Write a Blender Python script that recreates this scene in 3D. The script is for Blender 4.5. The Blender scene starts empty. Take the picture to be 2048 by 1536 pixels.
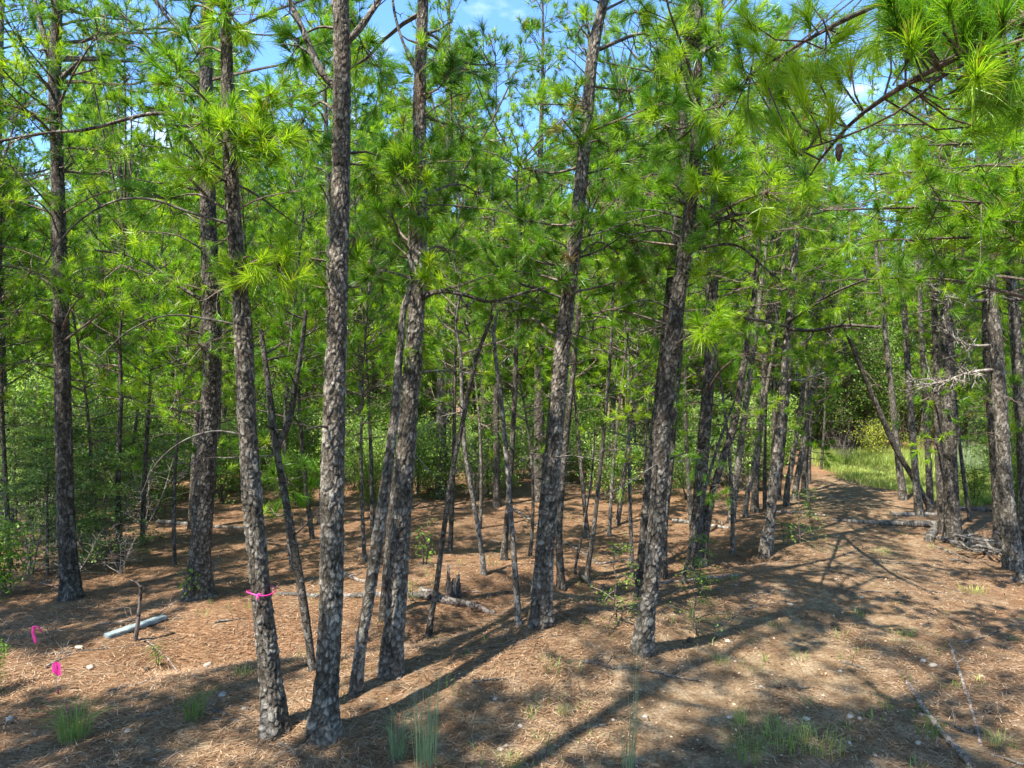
import bpy, math, random
import numpy as np
from mathutils import Vector

# ------------------------------------------------------------------ camera, sky, sun
scene = bpy.context.scene
C = scene.collection
CAM_H = 2.9
F = 1420.0                                   # focal length in photo pixels (2048 wide)
cam_d = bpy.data.cameras.new("camera")
cam = bpy.data.objects.new("camera", cam_d); C.objects.link(cam)
cam.location = (0, 0, CAM_H); cam.rotation_euler = (math.radians(90), 0, 0)
cam_d.lens = 36 * F / 2048; cam_d.sensor_width = 36
cam_d.clip_start = 0.05; cam_d.clip_end = 3000
scene.camera = cam
scene.view_settings.view_transform = 'Standard'; scene.view_settings.look = 'None'
scene.view_settings.gamma = 1; scene.view_settings.exposure = 1.55

SUN_EL = 60.0
SUN_DIR = np.array([-0.72, -0.69])           # the side the sun stands on, seen from above
az = math.atan2(SUN_DIR[0], SUN_DIR[1])      # from +Y towards +X
w = bpy.data.worlds.new("World"); scene.world = w; w.use_nodes = True
nt = w.node_tree; bg = nt.nodes["Background"]
sky = nt.nodes.new("ShaderNodeTexSky"); sky.sky_type = 'NISHITA'; sky.sun_disc = False
sky.sun_elevation = math.radians(SUN_EL); sky.sun_rotation = az
sky.air_density = 1.0; sky.dust_density = 0.4; sky.ozone_density = 2.0
tc = nt.nodes.new("ShaderNodeTexCoord"); mp = nt.nodes.new("ShaderNodeMapping")
mp.inputs['Scale'].default_value = (1, 1, 2.6); mp.inputs['Location'].default_value = (0.3, 0.1, 0.2)
nz = nt.nodes.new("ShaderNodeTexNoise"); nz.inputs['Scale'].default_value = 3.2; nz.inputs['Detail'].default_value = 7
rp = nt.nodes.new("ShaderNodeValToRGB"); rp.color_ramp.elements[0].position = 0.60; rp.color_ramp.elements[1].position = 0.78
sep = nt.nodes.new("ShaderNodeSeparateXYZ"); el = nt.nodes.new("ShaderNodeMapRange")
el.inputs['From Min'].default_value = 0.40; el.inputs['From Max'].default_value = 0.02
ml = nt.nodes.new("ShaderNodeMath"); ml.operation = 'MULTIPLY'
ad = nt.nodes.new("ShaderNodeMath"); ad.operation = 'MULTIPLY_ADD'; ad.inputs[1].default_value = 0.14
mx = nt.nodes.new("ShaderNodeMix"); mx.data_type = 'RGBA'; mx.inputs[7].default_value = (6.4, 6.8, 7.4, 1)
L = nt.links.new
L(tc.outputs['Generated'], mp.inputs[0]); L(mp.outputs[0], nz.inputs['Vector'])
L(tc.outputs['Generated'], sep.inputs[0]); L(sep.outputs['Z'], el.inputs['Value'])
L(el.outputs[0], ad.inputs[0]); L(nz.outputs['Fac'], ad.inputs[2]); L(ad.outputs[0], rp.inputs[0])
L(rp.outputs[0], ml.inputs[0]); ml.inputs[1].default_value = 0.9
L(ml.outputs[0], mx.inputs[0]); tn = nt.nodes.new("ShaderNodeMix"); tn.data_type = 'RGBA'; tn.blend_type = 'MULTIPLY'; tn.inputs[0].default_value = 1; tn.inputs[7].default_value = (0.62, 0.86, 1.12, 1)
L(sky.outputs[0], tn.inputs[6]); L(tn.outputs[2], mx.inputs[6]); L(mx.outputs[2], bg.inputs[0])
bg.inputs[1].default_value = 0.15

sl = bpy.data.lights.new("sun", 'SUN'); sl.energy = 4.9; sl.angle = math.radians(0.53); sl.color = (1, 0.95, 0.86)
so = bpy.data.objects.new("sun", sl); C.objects.link(so)
sv = Vector((SUN_DIR[0]*math.cos(math.radians(SUN_EL)), SUN_DIR[1]*math.cos(math.radians(SUN_EL)), math.sin(math.radians(SUN_EL))))
so.rotation_euler = sv.to_track_quat('Z', 'Y').to_euler(); so.location = (0, 0, 30)
scene.cycles.max_bounces = 6; scene.cycles.diffuse_bounces = 3; scene.cycles.transmission_bounces = 3
scene.cycles.use_denoising = True

# ------------------------------------------------------------------ helpers
rng = np.random.default_rng(7)

def vnoise(x, y, seed=0):
    x = np.asarray(x, float); y = np.asarray(y, float)
    xi = np.floor(x).astype(np.int64); yi = np.floor(y).astype(np.int64)
    fx = x-xi; fy = y-yi; fx = fx*fx*(3-2*fx); fy = fy*fy*(3-2*fy)
    def h(a, b):
        n = (a*374761393 + b*668265263 + seed*1442695041) & 0x7fffffff
        n = ((n ^ (n >> 13))*1274126177) & 0x7fffffff
        n = n ^ (n >> 16)
        return (n & 0xffff)/65535.0
    return (h(xi, yi)*(1-fx)+h(xi+1, yi)*fx)*(1-fy)+(h(xi, yi+1)*(1-fx)+h(xi+1, yi+1)*fx)*fy

def flat(px, py):
    d = CAM_H*F/(py-768.0); return ((px-1024)/F*d, d)
GULLY = np.array([flat(*p) for p in [(1500, 1110), (1330, 1150), (1150, 1180), (1010, 1222), (900, 1275), (720, 1290), (520, 1285), (380, 1300)]])
MOUND = [(flat(1130, 1330), 0.9, 0.26), (flat(1080, 1262), 0.45, 0.10), (flat(430, 1215), 0.6, 0.10), (flat(905, 1180), .8, .10), (flat(552, 1468), 0.20, 0.045), (flat(645, 1476), 0.22, 0.050), (flat(712, 1392), 0.13, 0.030), (flat(780, 1353), 0.20, 0.045), (flat(1080, 1256), 0.25, 0.050), (flat(1286, 1308), 0.22, 0.045), (flat(142, 1204), 0.25, 0.050), (flat(396, 1196), 0.30, 0.060),
         (flat(1500, 1180), 1.6, .12)]

def seg_dist(x, y, P):
    best = np.full(np.shape(x), 1e9)
    for a, b in zip(P[:-1], P[1:]):
        dx, dy = b-a; t = np.clip(((x-a[0])*dx+(y-a[1])*dy)/(dx*dx+dy*dy), 0, 1)
        best = np.minimum(best, np.hypot(x-a[0]-t*dx, y-a[1]-t*dy))
    return best

def g(x, y):
    x = np.asarray(x, float); y = np.asarray(y, float)
    z = (vnoise(x*0.13+3, y*0.13, 1)-0.5)*0.5 + (vnoise(x*0.55, y*0.55, 2)-0.5)*0.16 + (vnoise(x*1.7, y*1.7, 3)-0.5)*0.05
    z = z*np.clip(np.hypot(x, y-1)/9, 0.35, 1)
    z = z - 0.28*np.exp(-(seg_dist(x, y, GULLY)/0.55)**2)
    for (c, s, a) in MOUND: z = z + a*np.exp(-((x-c[0])**2+(y-c[1])**2)/(2*s*s))
    return z

def P(px, py, d):                            # a point at depth d seen at photo pixel (px, py)
    return np.array([(px-1024)/F*d, d, CAM_H-(py-768)/F*d])

def hit(px, py):                             # where the sight line through (px, py) meets the ground
    ds = np.concatenate([np.arange(2.5, 30, 0.02), np.arange(30, 90, .1)])
    z = CAM_H-(py-768)/F*ds; x = (px-1024)/F*ds
    k = np.argmax(z < g(x, ds)); 
    if k == 0: k = len(ds)-1
    return np.array([x[k], ds[k], float(g(x[k], ds[k]))])

def nrm(v):
    v = np.asarray(v, float); return v/np.maximum(np.linalg.norm(v, axis=-1, keepdims=True), 1e-9)

class MB:
    def __init__(s): s.v = []; s.f = []; s.m = []; s.t = []; s.n = 0
    def add(s, v, faces, mat=0, tint=0.5):
        v = np.asarray(v, float).reshape(-1, 3); faces = np.asarray(faces, np.int64)
        if len(v) == 0 or len(faces) == 0: return
        s.v.append(v); s.f.append(faces+s.n); s.m.append(np.full(len(faces), mat, np.int32))
        t = np.asarray(tint, float)
        s.t.append(np.full(len(v), float(t)) if t.ndim == 0 else t); s.n += len(v)
    def mesh(s, name, mats, smooth=True, origin=None):
        me = bpy.data.meshes.new(name)
        if s.n == 0: return me
        v = np.concatenate(s.v)
        if origin is not None: v = v-np.asarray(origin)
        me.vertices.add(len(v)); me.vertices.foreach_set("co", v.astype(np.float32).ravel())
        tot = np.concatenate([np.full(len(f), f.shape[1], np.int32) for f in s.f])
        me.loops.add(int(tot.sum())); me.polygons.add(len(tot))
        me.loops.foreach_set("vertex_index", np.concatenate([f.ravel() for f in s.f]).astype(np.int32))
        st = np.zeros(len(tot), np.int32); st[1:] = np.cumsum(tot)[:-1]
        me.polygons.foreach_set("loop_start", st)
        me.polygons.foreach_set("material_index", np.concatenate(s.m))
        me.polygons.foreach_set("use_smooth", np.full(len(tot), smooth))
        a = me.attributes.new("tint", 'FLOAT', 'POINT'); a.data.foreach_set("value", np.concatenate(s.t).astype(np.float32))
        for m in mats: me.materials.append(m)
        me.update(calc_edges=True); me.validate()
        return me
    def obj(s, name, mats, parent=None, smooth=True, origin=None):
        o = bpy.data.objects.new(name, s.mesh(name, mats, smooth, origin)); C.objects.link(o)
        if parent is not None: o.parent = parent
        return o

def tag(o, label=None, cat=None, group=None, kind=None):
    if label: o['label'] = label
    if cat: o['category'] = cat
    if group: o['group'] = group
    if kind: o['kind'] = kind
    return o
def empty(name, loc, rz=0.0):
    o = bpy.data.objects.new(name, None); C.objects.link(o); o.location = loc; o.rotation_euler = (0, 0, rz)
    o.empty_display_size = 0.2; return o
def copy_tree(root, loc, rot, sc):
    r = root.copy(); C.objects.link(r); r.location = loc; r.rotation_euler = rot; r.scale = sc
    for ch in list(root.children):
        c = ch.copy(); C.objects.link(c); c.parent = r
        for gch in ch.children:
            d = gch.copy(); C.objects.link(d); d.parent = c
    return r

def frame_of(t):
    t = nrm(t); up = np.array([0, 0, 1.0]) if abs(t[2]) < 0.9 else np.array([1.0, 0, 0])
    a = nrm(np.cross(up, t)); return a, np.cross(t, a)

def tube(mb, pts, rad, sides=5, mat=0, tint=0.5, cap=True, rough=0.0, r=None):
    pts = np.asarray(pts, float); n = len(pts); rad = np.broadcast_to(np.asarray(rad, float), (n,))
    tan = np.gradient(pts, axis=0); a0, b0 = frame_of(tan.mean(0))
    T = nrm(tan); A = a0-(T@a0)[:, None]*T; A = nrm(A); B = np.cross(T, A)
    th = np.arange(sides)/sides*2*np.pi
    rr = np.repeat(rad[:, None], sides, 1)
    if rough > 0: rr = rr*(1+(r or rng).normal(0, rough, rr.shape))
    v = pts[:, None]+rr[..., None]*(A[:, None]*np.cos(th)[None, :, None]+B[:, None]*np.sin(th)[None, :, None])
    i = np.arange(n-1)[:, None]*sides; j = np.arange(sides)[None]; k = (j+1) % sides
    q = np.stack([i+j, i+k, i+sides+k, i+sides+j], -1).reshape(-1, 4)
    mb.add(v.reshape(-1, 3), q, mat, tint)
    if cap and sides >= 4:
        e = v[-1]; c = e.mean(0)
        mb.add(np.vstack([e, c]), np.stack([j[0], k[0], np.full(sides, sides)], 1), mat, tint)
        e = v[0]; c = e.mean(0)
        mb.add(np.vstack([e, c]), np.stack([k[0], j[0], np.full(sides, sides)], 1), mat, tint)

def smooth_line(pts, n):
    pts = np.asarray(pts, float); 
    if len(pts) == 2: 
        t = np.linspace(0, 1, n)[:, None]; return pts[0]*(1-t)+pts[1]*t
    s = np.concatenate([[0], np.cumsum(np.linalg.norm(np.diff(pts[:, :3], axis=0), axis=1))])
    m = np.gradient(pts, s, axis=0); q = np.linspace(0, s[-1], n)
    k = np.clip(np.searchsorted(s, q)-1, 0, len(s)-2); h = (s[k+1]-s[k])[:, None]; t = ((q-s[k])[:, None])/h
    return ((2*t**3-3*t**2+1)*pts[k]+(t**3-2*t**2+t)*h*m[k]+(-2*t**3+3*t**2)*pts[k+1]+(t**3-t**2)*h*m[k+1])

# ------------------------------------------------------------------ materials
def mat_new(name):
    m = bpy.data.materials.new(name); m.use_nodes = True; n = m.node_tree
    return m, n, n.nodes["Principled BSDF"], n.links.new
def node(n, t, **kw):
    x = n.nodes.new(t)
    for k, v in kw.items():
        if k in x.inputs: x.inputs[k].default_value = v
        else: setattr(x, k, v)
    return x
def ramp(n, stops, interp='LINEAR'):
    x = n.nodes.new("ShaderNodeValToRGB"); cr = x.color_ramp; cr.interpolation = interp
    while len(cr.elements) < len(stops): cr.elements.new(0.5)
    for e, (p, c) in zip(cr.elements, stops): e.position = p; e.color = (*c, 1)
    return x
def mixc(n, fac, a, b, mode='MIX'):
    x = n.nodes.new("ShaderNodeMix"); x.data_type = 'RGBA'; x.blend_type = mode
    for s, v in ((0, fac), (6, a), (7, b)):
        if hasattr(v, 'is_linked') or hasattr(v, 'links'): n.links.new(v, x.inputs[s])
        else: x.inputs[s].default_value = v if s == 0 else (*v, 1)
    return x.outputs[2]

def leaf_material(name, dark, mid, light, trans=0.35, rough=0.45, brown=None, spec=0.35):
    m, n, b, L = mat_new(name)
    at = node(n, "ShaderNodeAttribute", attribute_name="tint")
    oi = n.nodes.new("ShaderNodeObjectInfo")
    ma = node(n, "ShaderNodeMath", operation='MULTIPLY_ADD'); ma.inputs[1].default_value = 0.22
    L(oi.outputs['Random'], ma.inputs[0])
    sub = node(n, "ShaderNodeMath", operation='SUBTRACT'); sub.inputs[1].default_value = 0.11
    L(at.outputs['Fac'], sub.inputs[0]); L(sub.outputs[0], ma.inputs[2])
    st = [(0.0, brown or dark), (0.06, brown or dark), (0.12, dark), (0.55, mid), (1.0, light)]
    r = ramp(n, st); L(ma.outputs[0], r.inputs[0])
    L(r.outputs[0], b.inputs['Base Color']); b.inputs['Roughness'].default_value = rough
    b.inputs['Specular IOR Level'].default_value = spec
    tr = n.nodes.new("ShaderNodeBsdfTranslucent")
    c2 = mixc(n, 1.0, r.outputs[0], (1.25, 1.2, 0.55), 'MULTIPLY'); L(c2, tr.inputs[0])
    ms = n.nodes.new("ShaderNodeMixShader"); ms.inputs[0].default_value = trans
    L(b.outputs[0], ms.inputs[1]); L(tr.outputs[0], ms.inputs[2]); L(ms.outputs[0], n.nodes["Material Output"].inputs[0])
    return m
M_needle = leaf_material("pine_needles", (0.045, 0.13, 0.015), (0.155, 0.345, 0.018), (0.40, 0.57, 0.024), 0.5, 0.36, (0.30, 0.20, 0.06), 0.4)
M_leaf = leaf_material("shrub_leaves", (0.07, 0.15, 0.032), (0.20, 0.34, 0.07), (0.38, 0.52, 0.13), 0.46, 0.55, (0.2, 0.2, 0.05), 0.2)
M_lime = leaf_material("bright_leaves", (0.08, 0.16, 0.025), (0.15, 0.28, 0.035), (0.26, 0.40, 0.05), 0.45, 0.5)
M_yellow = leaf_material("yellow_leaves", (0.16, 0.25, 0.03), (0.36, 0.43, 0.04), (0.55, 0.55, 0.05), 0.4, 0.5)
M_cedar = leaf_material("cedar_leaves", (0.06, 0.12, 0.035), (0.15, 0.25, 0.06), (0.30, 0.41, 0.11), 0.42, 0.5, (0.13, 0.10, 0.05))
M_grass = leaf_material("grass_blades", (0.08, 0.15, 0.04), (0.18, 0.29, 0.065), (0.38, 0.45, 0.11), 0.35, 0.5, (0.34, 0.27, 0.15))
M_bluegrass = leaf_material("blue_grass_blades", (0.10, 0.16, 0.08), (0.19, 0.28, 0.15), (0.38, 0.42, 0.23), 0.3, 0.5, (0.40, 0.33, 0.2))
M_litter = leaf_material("pine_straw_strands", (0.11, 0.055, 0.028), (0.26, 0.15, 0.08), (0.48, 0.36, 0.24), 0.0, 0.7, (0.06, 0.034, 0.02), 0.2)

def bark_material(name, dark, mid, light, zs=0.33, scale=20.0, bump=0.9, ruddy=(0.13, 0.08, 0.05), near=False):
    m, n, b, L = mat_new(name)
    t = n.nodes.new("ShaderNodeTexCoord")
    oi = n.nodes.new("ShaderNodeObjectInfo")
    mp = node(n, "ShaderNodeMapping"); mp.inputs['Scale'].default_value = (1, 1, zs)
    L(t.outputs['Object'], mp.inputs[0])
    wn = node(n, "ShaderNodeTexNoise", Scale=9.0, Detail=3.0)
    L(mp.outputs[0], wn.inputs['Vector'])
    wv = n.nodes.new("ShaderNodeVectorMath"); wv.operation = 'MULTIPLY_ADD'; wv.inputs[1].default_value = (0.10, 0.10, 0.10)
    L(wn.outputs['Color'], wv.inputs[0]); L(mp.outputs[0], wv.inputs[2])
    vo = node(n, "ShaderNodeTexVoronoi", feature='DISTANCE_TO_EDGE', Scale=scale)
    vc = node(n, "ShaderNodeTexVoronoi", feature='F1', Scale=scale)
    L(wv.outputs[0], vo.inputs['Vector']); L(wv.outputs[0], vc.inputs['Vector'])
    fis = node(n, "ShaderNodeMapRange"); fis.inputs['From Max'].default_value = 0.13
    nf = node(n, "ShaderNodeTexNoise", Scale=26.0, Detail=3.0); L(t.outputs['Object'], nf.inputs['Vector'])
    nm = node(n, "ShaderNodeMath", operation='MULTIPLY_ADD'); nm.inputs[1].default_value = 0.5; nm.inputs[2].default_value = -0.22; L(nf.outputs['Fac'], nm.inputs[0])
    na_ = node(n, "ShaderNodeMath", operation='ADD'); L(nm.outputs[0], na_.inputs[0]); L(vo.outputs['Distance'], na_.inputs[1])
    L(na_.outputs[0], fis.inputs['Value'])
    sp = n.nodes.new("ShaderNodeSeparateColor"); L(vc.outputs['Color'], sp.inputs[0])
    fine = node(n, "ShaderNodeTexNoise", Scale=70.0, Detail=6.0, Roughness=0.7); L(t.outputs['Object'], fine.inputs['Vector'])
    big = node(n, "ShaderNodeTexNoise", Scale=1.6, Detail=4.0); L(t.outputs['Object'], big.inputs['Vector'])
    at = node(n, "ShaderNodeAttribute", attribute_name="tint")
    a1 = node(n, "ShaderNodeMath", operation='MULTIPLY'); a1.inputs[1].default_value = 0.15 if near else 0.42; L(sp.outputs[0], a1.inputs[0])
    a2 = node(n, "ShaderNodeMath", operation='MULTIPLY_ADD'); a2.inputs[1].default_value = 0.5; L(fine.outputs['Fac'], a2.inputs[0]); L(a1.outputs[0], a2.inputs[2])
    a3 = node(n, "ShaderNodeMath", operation='MULTIPLY_ADD'); a3.inputs[1].default_value = 1.0 if near else 0.6; L(at.outputs['Fac'], a3.inputs[0]); L(a2.outputs[0], a3.inputs[2])
    a4 = node(n, "ShaderNodeMath", operation='SUBTRACT'); a4.inputs[1].default_value = 0.36 if near else 0.26; L(a3.outputs[0], a4.inputs[0])
    r = ramp(n, [(0.10, dark), (0.45, mid), (0.80, light)]); L(a4.outputs[0], r.inputs[0])
    rf = ramp(n, [(0.58, (0, 0, 0)), (0.76, (0.5, 0.5, 0.5))]); L(big.outputs['Fac'], rf.inputs[0])
    col = mixc(n, rf.outputs[0], r.outputs[0], ruddy)
    col = mixc(n, fis.outputs[0], tuple(x*0.9 for x in dark), col) if not near else col
    L(col, b.inputs['Base Color']); b.inputs['Roughness'].default_value = 0.85; b.inputs['Specular IOR Level'].default_value = 0.25
    hs = node(n, "ShaderNodeMath", operation='MULTIPLY_ADD'); hs.inputs[1].default_value = 1.0 if near else 0.35
    L(fine.outputs['Fac'], hs.inputs[0]); L(fis.outputs[0], hs.inputs[2])
    bp = node(n, "ShaderNodeBump", Strength=bump, Distance=0.012); L(hs.outputs[0], bp.inputs['Height']); L(bp.outputs[0], b.inputs['Normal'])
    return m
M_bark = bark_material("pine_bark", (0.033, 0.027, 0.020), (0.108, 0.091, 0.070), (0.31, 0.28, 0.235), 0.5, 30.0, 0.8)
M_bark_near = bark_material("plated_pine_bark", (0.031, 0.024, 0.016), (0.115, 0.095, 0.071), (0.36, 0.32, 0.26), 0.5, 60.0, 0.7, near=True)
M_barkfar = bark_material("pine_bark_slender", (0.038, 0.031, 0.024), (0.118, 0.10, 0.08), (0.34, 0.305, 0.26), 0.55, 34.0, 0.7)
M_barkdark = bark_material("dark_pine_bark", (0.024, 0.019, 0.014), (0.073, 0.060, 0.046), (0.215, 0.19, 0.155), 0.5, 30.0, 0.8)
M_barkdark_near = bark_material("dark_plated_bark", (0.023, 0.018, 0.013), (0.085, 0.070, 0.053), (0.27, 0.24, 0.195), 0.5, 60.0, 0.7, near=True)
M_twig = bark_material("twig_bark", (0.045, 0.032, 0.024), (0.13, 0.095, 0.07), (0.25, 0.2, 0.16), 1, 30.0, 0.3)
M_pale = bark_material("bleached_wood", (0.08, 0.066, 0.05), (0.215, 0.185, 0.15), (0.40, 0.36, 0.31), 0.2, 14.0, 0.4, (0.3, 0.22, 0.15))
M_dead = bark_material("weathered_grey_wood", (0.036, 0.030, 0.024), (0.115, 0.10, 0.082), (0.25, 0.23, 0.195), 0.2, 14.0, 0.4, (0.15, 0.10, 0.07))
M_rot = bark_material("rotten_dark_wood", (0.03, 0.024, 0.02), (0.11, 0.085, 0.07), (0.3, 0.26, 0.22), 0.3, 16.0, 0.7)
M_stick = bark_material("fallen_stick_bark", (0.06, 0.045, 0.036), (0.20, 0.155, 0.125), (0.40, 0.34, 0.28), 1, 26.0, 0.5)

def ground_material():
    m, n, b, L = mat_new("pine_straw_ground")
    t = n.nodes.new("ShaderNodeTexCoord")
    big = node(n, "ShaderNodeTexNoise", Scale=0.55, Detail=5.0, Roughness=0.6); L(t.outputs['Object'], big.inputs['Vector'])
    med = node(n, "ShaderNodeTexNoise", Scale=5.0, Detail=8.0, Roughness=0.7); L(t.outputs['Object'], med.inputs['Vector'])
    # straw: stretched noise in two crossing directions
    straws = []
    for k, (rz, sx, sy) in enumerate(((0.4, 9, 110), (-0.9, 8, 95), (1.5, 10, 120))):
        wp = node(n, "ShaderNodeMapping"); wp.inputs['Rotation'].default_value = (0, 0, rz); wp.inputs['Scale'].default_value = (sx, sy, 30)
        L(t.outputs['Object'], wp.inputs[0])
        s = node(n, "ShaderNodeTexNoise", Scale=1.0, Detail=3.0, Distortion=0.6); L(wp.outputs[0], s.inputs['Vector'])
        straws.append(s.outputs['Fac'])
    mx1 = node(n, "ShaderNodeMath", operation='MAXIMUM'); L(straws[0], mx1.inputs[0]); L(straws[1], mx1.inputs[1])
    mx2 = node(n, "ShaderNodeMath", operation='MAXIMUM'); L(mx1.outputs[0], mx2.inputs[0]); L(straws[2], mx2.inputs[1])
    rs = ramp(n, [(0.42, (0.064, 0.033, 0.018)), (0.56, (0.205, 0.115, 0.062)), (0.72, (0.41, 0.275, 0.175))]); L(mx2.outputs[0], rs.inputs[0])
    rg = ramp(n, [(0.35, (0.11, 0.075, 0.045)), (0.5, (0.225, 0.163, 0.102)), (0.68, (0.36, 0.29, 0.20))]); L(med.outputs['Fac'], rg.inputs[0])
    at = node(n, "ShaderNodeAttribute", attribute_name="tint")     # how bare the soil is
    ma = node(n, "ShaderNodeMath", operation='MULTIPLY_ADD'); ma.inputs[1].default_value = 1.0
    L(at.outputs['Fac'], ma.inputs[0]); 
    m1 = node(n, "ShaderNodeMath", operation='SUBTRACT'); L(med.outputs['Fac'], m1.inputs[0]); m1.inputs[1].default_value = 0.5
    m2 = node(n, "ShaderNodeMath", operation='MULTIPLY'); L(m1.outputs[0], m2.inputs[0]); m2.inputs[1].default_value = 2.2
    L(m2.outputs[0], ma.inputs[2]); ma.use_clamp = True
    col = mixc(n, ma.outputs[0], rs.outputs[0], rg.outputs[0])
    rb = ramp(n, [(0.3, (0.78, 0.74, 0.72)), (0.65, (1.2, 1.12, 1.02))]); L(big.outputs['Fac'], rb.inputs[0])
    col = mixc(n, 1.0, col, rb.outputs[0], 'MULTIPLY')
    fn = node(n, "ShaderNodeTexNoise", Scale=42.0, Detail=6.0, Roughness=0.8); L(t.outputs['Object'], fn.inputs['Vector'])
    rfn = ramp(n, [(0.34, (0.45, 0.42, 0.40)), (0.5, (0.95, 0.95, 0.95)), (0.66, (1.5, 1.48, 1.42))]); L(fn.outputs['Fac'], rfn.inputs[0])
    col = mixc(n, 1.0, col, rfn.outputs[0], 'MULTIPLY')
    # green ground cover patches
    gn = node(n, "ShaderNodeTexNoise", Scale=1.3, Detail=6.0, Roughness=0.7); L(t.outputs['Object'], gn.inputs['Vector'])
    gr = ramp(n, [(0.60, (0, 0, 0)), (0.72, (0.55, 0.55, 0.55))]); L(gn.outputs['Fac'], gr.inputs[0])
    col = mixc(n, gr.outputs[0], col, (0.16, 0.15, 0.055))
    L(col, b.inputs['Base Color']); b.inputs['Roughness'].default_value = 0.95; b.inputs['Specular IOR Level'].default_value = 0.1
    hh = node(n, "ShaderNodeMath", operation='ADD'); L(mx2.outputs[0], hh.inputs[0]); L(med.outputs['Fac'], hh.inputs[1])
    bp = node(n, "ShaderNodeBump", Strength=1.0, Distance=0.035); L(hh.outputs[0], bp.inputs['Height']); L(bp.outputs[0], b.inputs['Normal'])
    return m
M_ground = ground_material()

def plain(name, col, rough=0.6, noise=0.0, spec=0.3):
    m, n, b, L = mat_new(name)
    t = n.nodes.new("ShaderNodeTexCoord"); nz = node(n, "ShaderNodeTexNoise", Scale=14.0, Detail=6.0); L(t.outputs['Object'], nz.inputs['Vector'])
    r = ramp(n, [(0.3, tuple(c*(1-noise) for c in col)), (0.7, tuple(min(1, c*(1+noise)) for c in col))]); L(nz.outputs['Fac'], r.inputs[0])
    L(r.outputs[0], b.inputs['Base Color']); b.inputs['Roughness'].default_value = rough; b.inputs['Specular IOR Level'].default_value = spec
    return m
M_pink = plain("pink_tape", (0.95, 0.04, 0.30), 0.4, 0.08, 0.5)
M_red = plain("red_brown_stake", (0.16, 0.03, 0.03), 0.7, 0.2)
M_beam = plain("pale_grey_timber", (0.20, 0.24, 0.235), 0.8, 0.35)
M_wire = plain("wire", (0.3, 0.3, 0.3), 0.4)
M_stone = plain("pale_limestone", (0.40, 0.33, 0.25), 0.85, 0.35)
M_stone2 = plain("grey_stone", (0.34, 0.30, 0.25), 0.85, 0.35)
M_cone = plain("pine_cone_scales", (0.06, 0.042, 0.028), 0.8, 0.4)

# ------------------------------------------------------------------ ground
def grow(a, b, fine, far, ratio):
    o = [a]
    while o[-1] < b:
        d = abs(o[-1]); o.append(o[-1]+fine*max(1.0, (d/8.0))**ratio)
    return np.array(o)
xs = np.concatenate([-grow(0, 450, 0.05, 0, 1.9)[::-1][:-1], grow(0, 450, 0.05, 0, 1.9)])
ys = np.concatenate([-grow(0, 60, 0.12, 0, 1.9)[::-1][:-1], grow(0, 600, 0.05, 0, 1.7)])
X, Y = np.meshgrid(xs, ys); Z = g(X, Y)
Z = Z+(vnoise(X*9, Y*9, 5)-0.5)*0.022+(vnoise(X*22, Y*22, 6)-0.5)*0.012
PATH = np.array([flat(1700, 955), flat(1735, 1040), flat(1740, 1150), flat(1640, 1330), flat(1400, 1600), (0.3, 2.5), (-1, 0)])
def pathness(x, y):
    return np.exp(-(seg_dist(x, y, PATH)/1.5)**2)
bare = 0.10+0.85*pathness(X, Y)+0.8*np.exp(-((Y-4.2)/1.9)**2)*(0.4+vnoise(X*0.8, Y*0.8, 9)) + (vnoise(X*.6, Y*.6, 8)-0.5)*0.5
mb = MB(); ny, nx = X.shape
i = (np.arange(ny-1)[:, None]*nx+np.arange(nx-1)[None]).ravel()
mb.add(np.stack([X, Y, Z], -1), np.stack([i, i+1, i+nx+1, i+nx], 1), 0, np.clip(bare, 0, 1).ravel())
ground = mb.obj("ground", [M_ground]); tag(ground, kind='structure')

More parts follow.
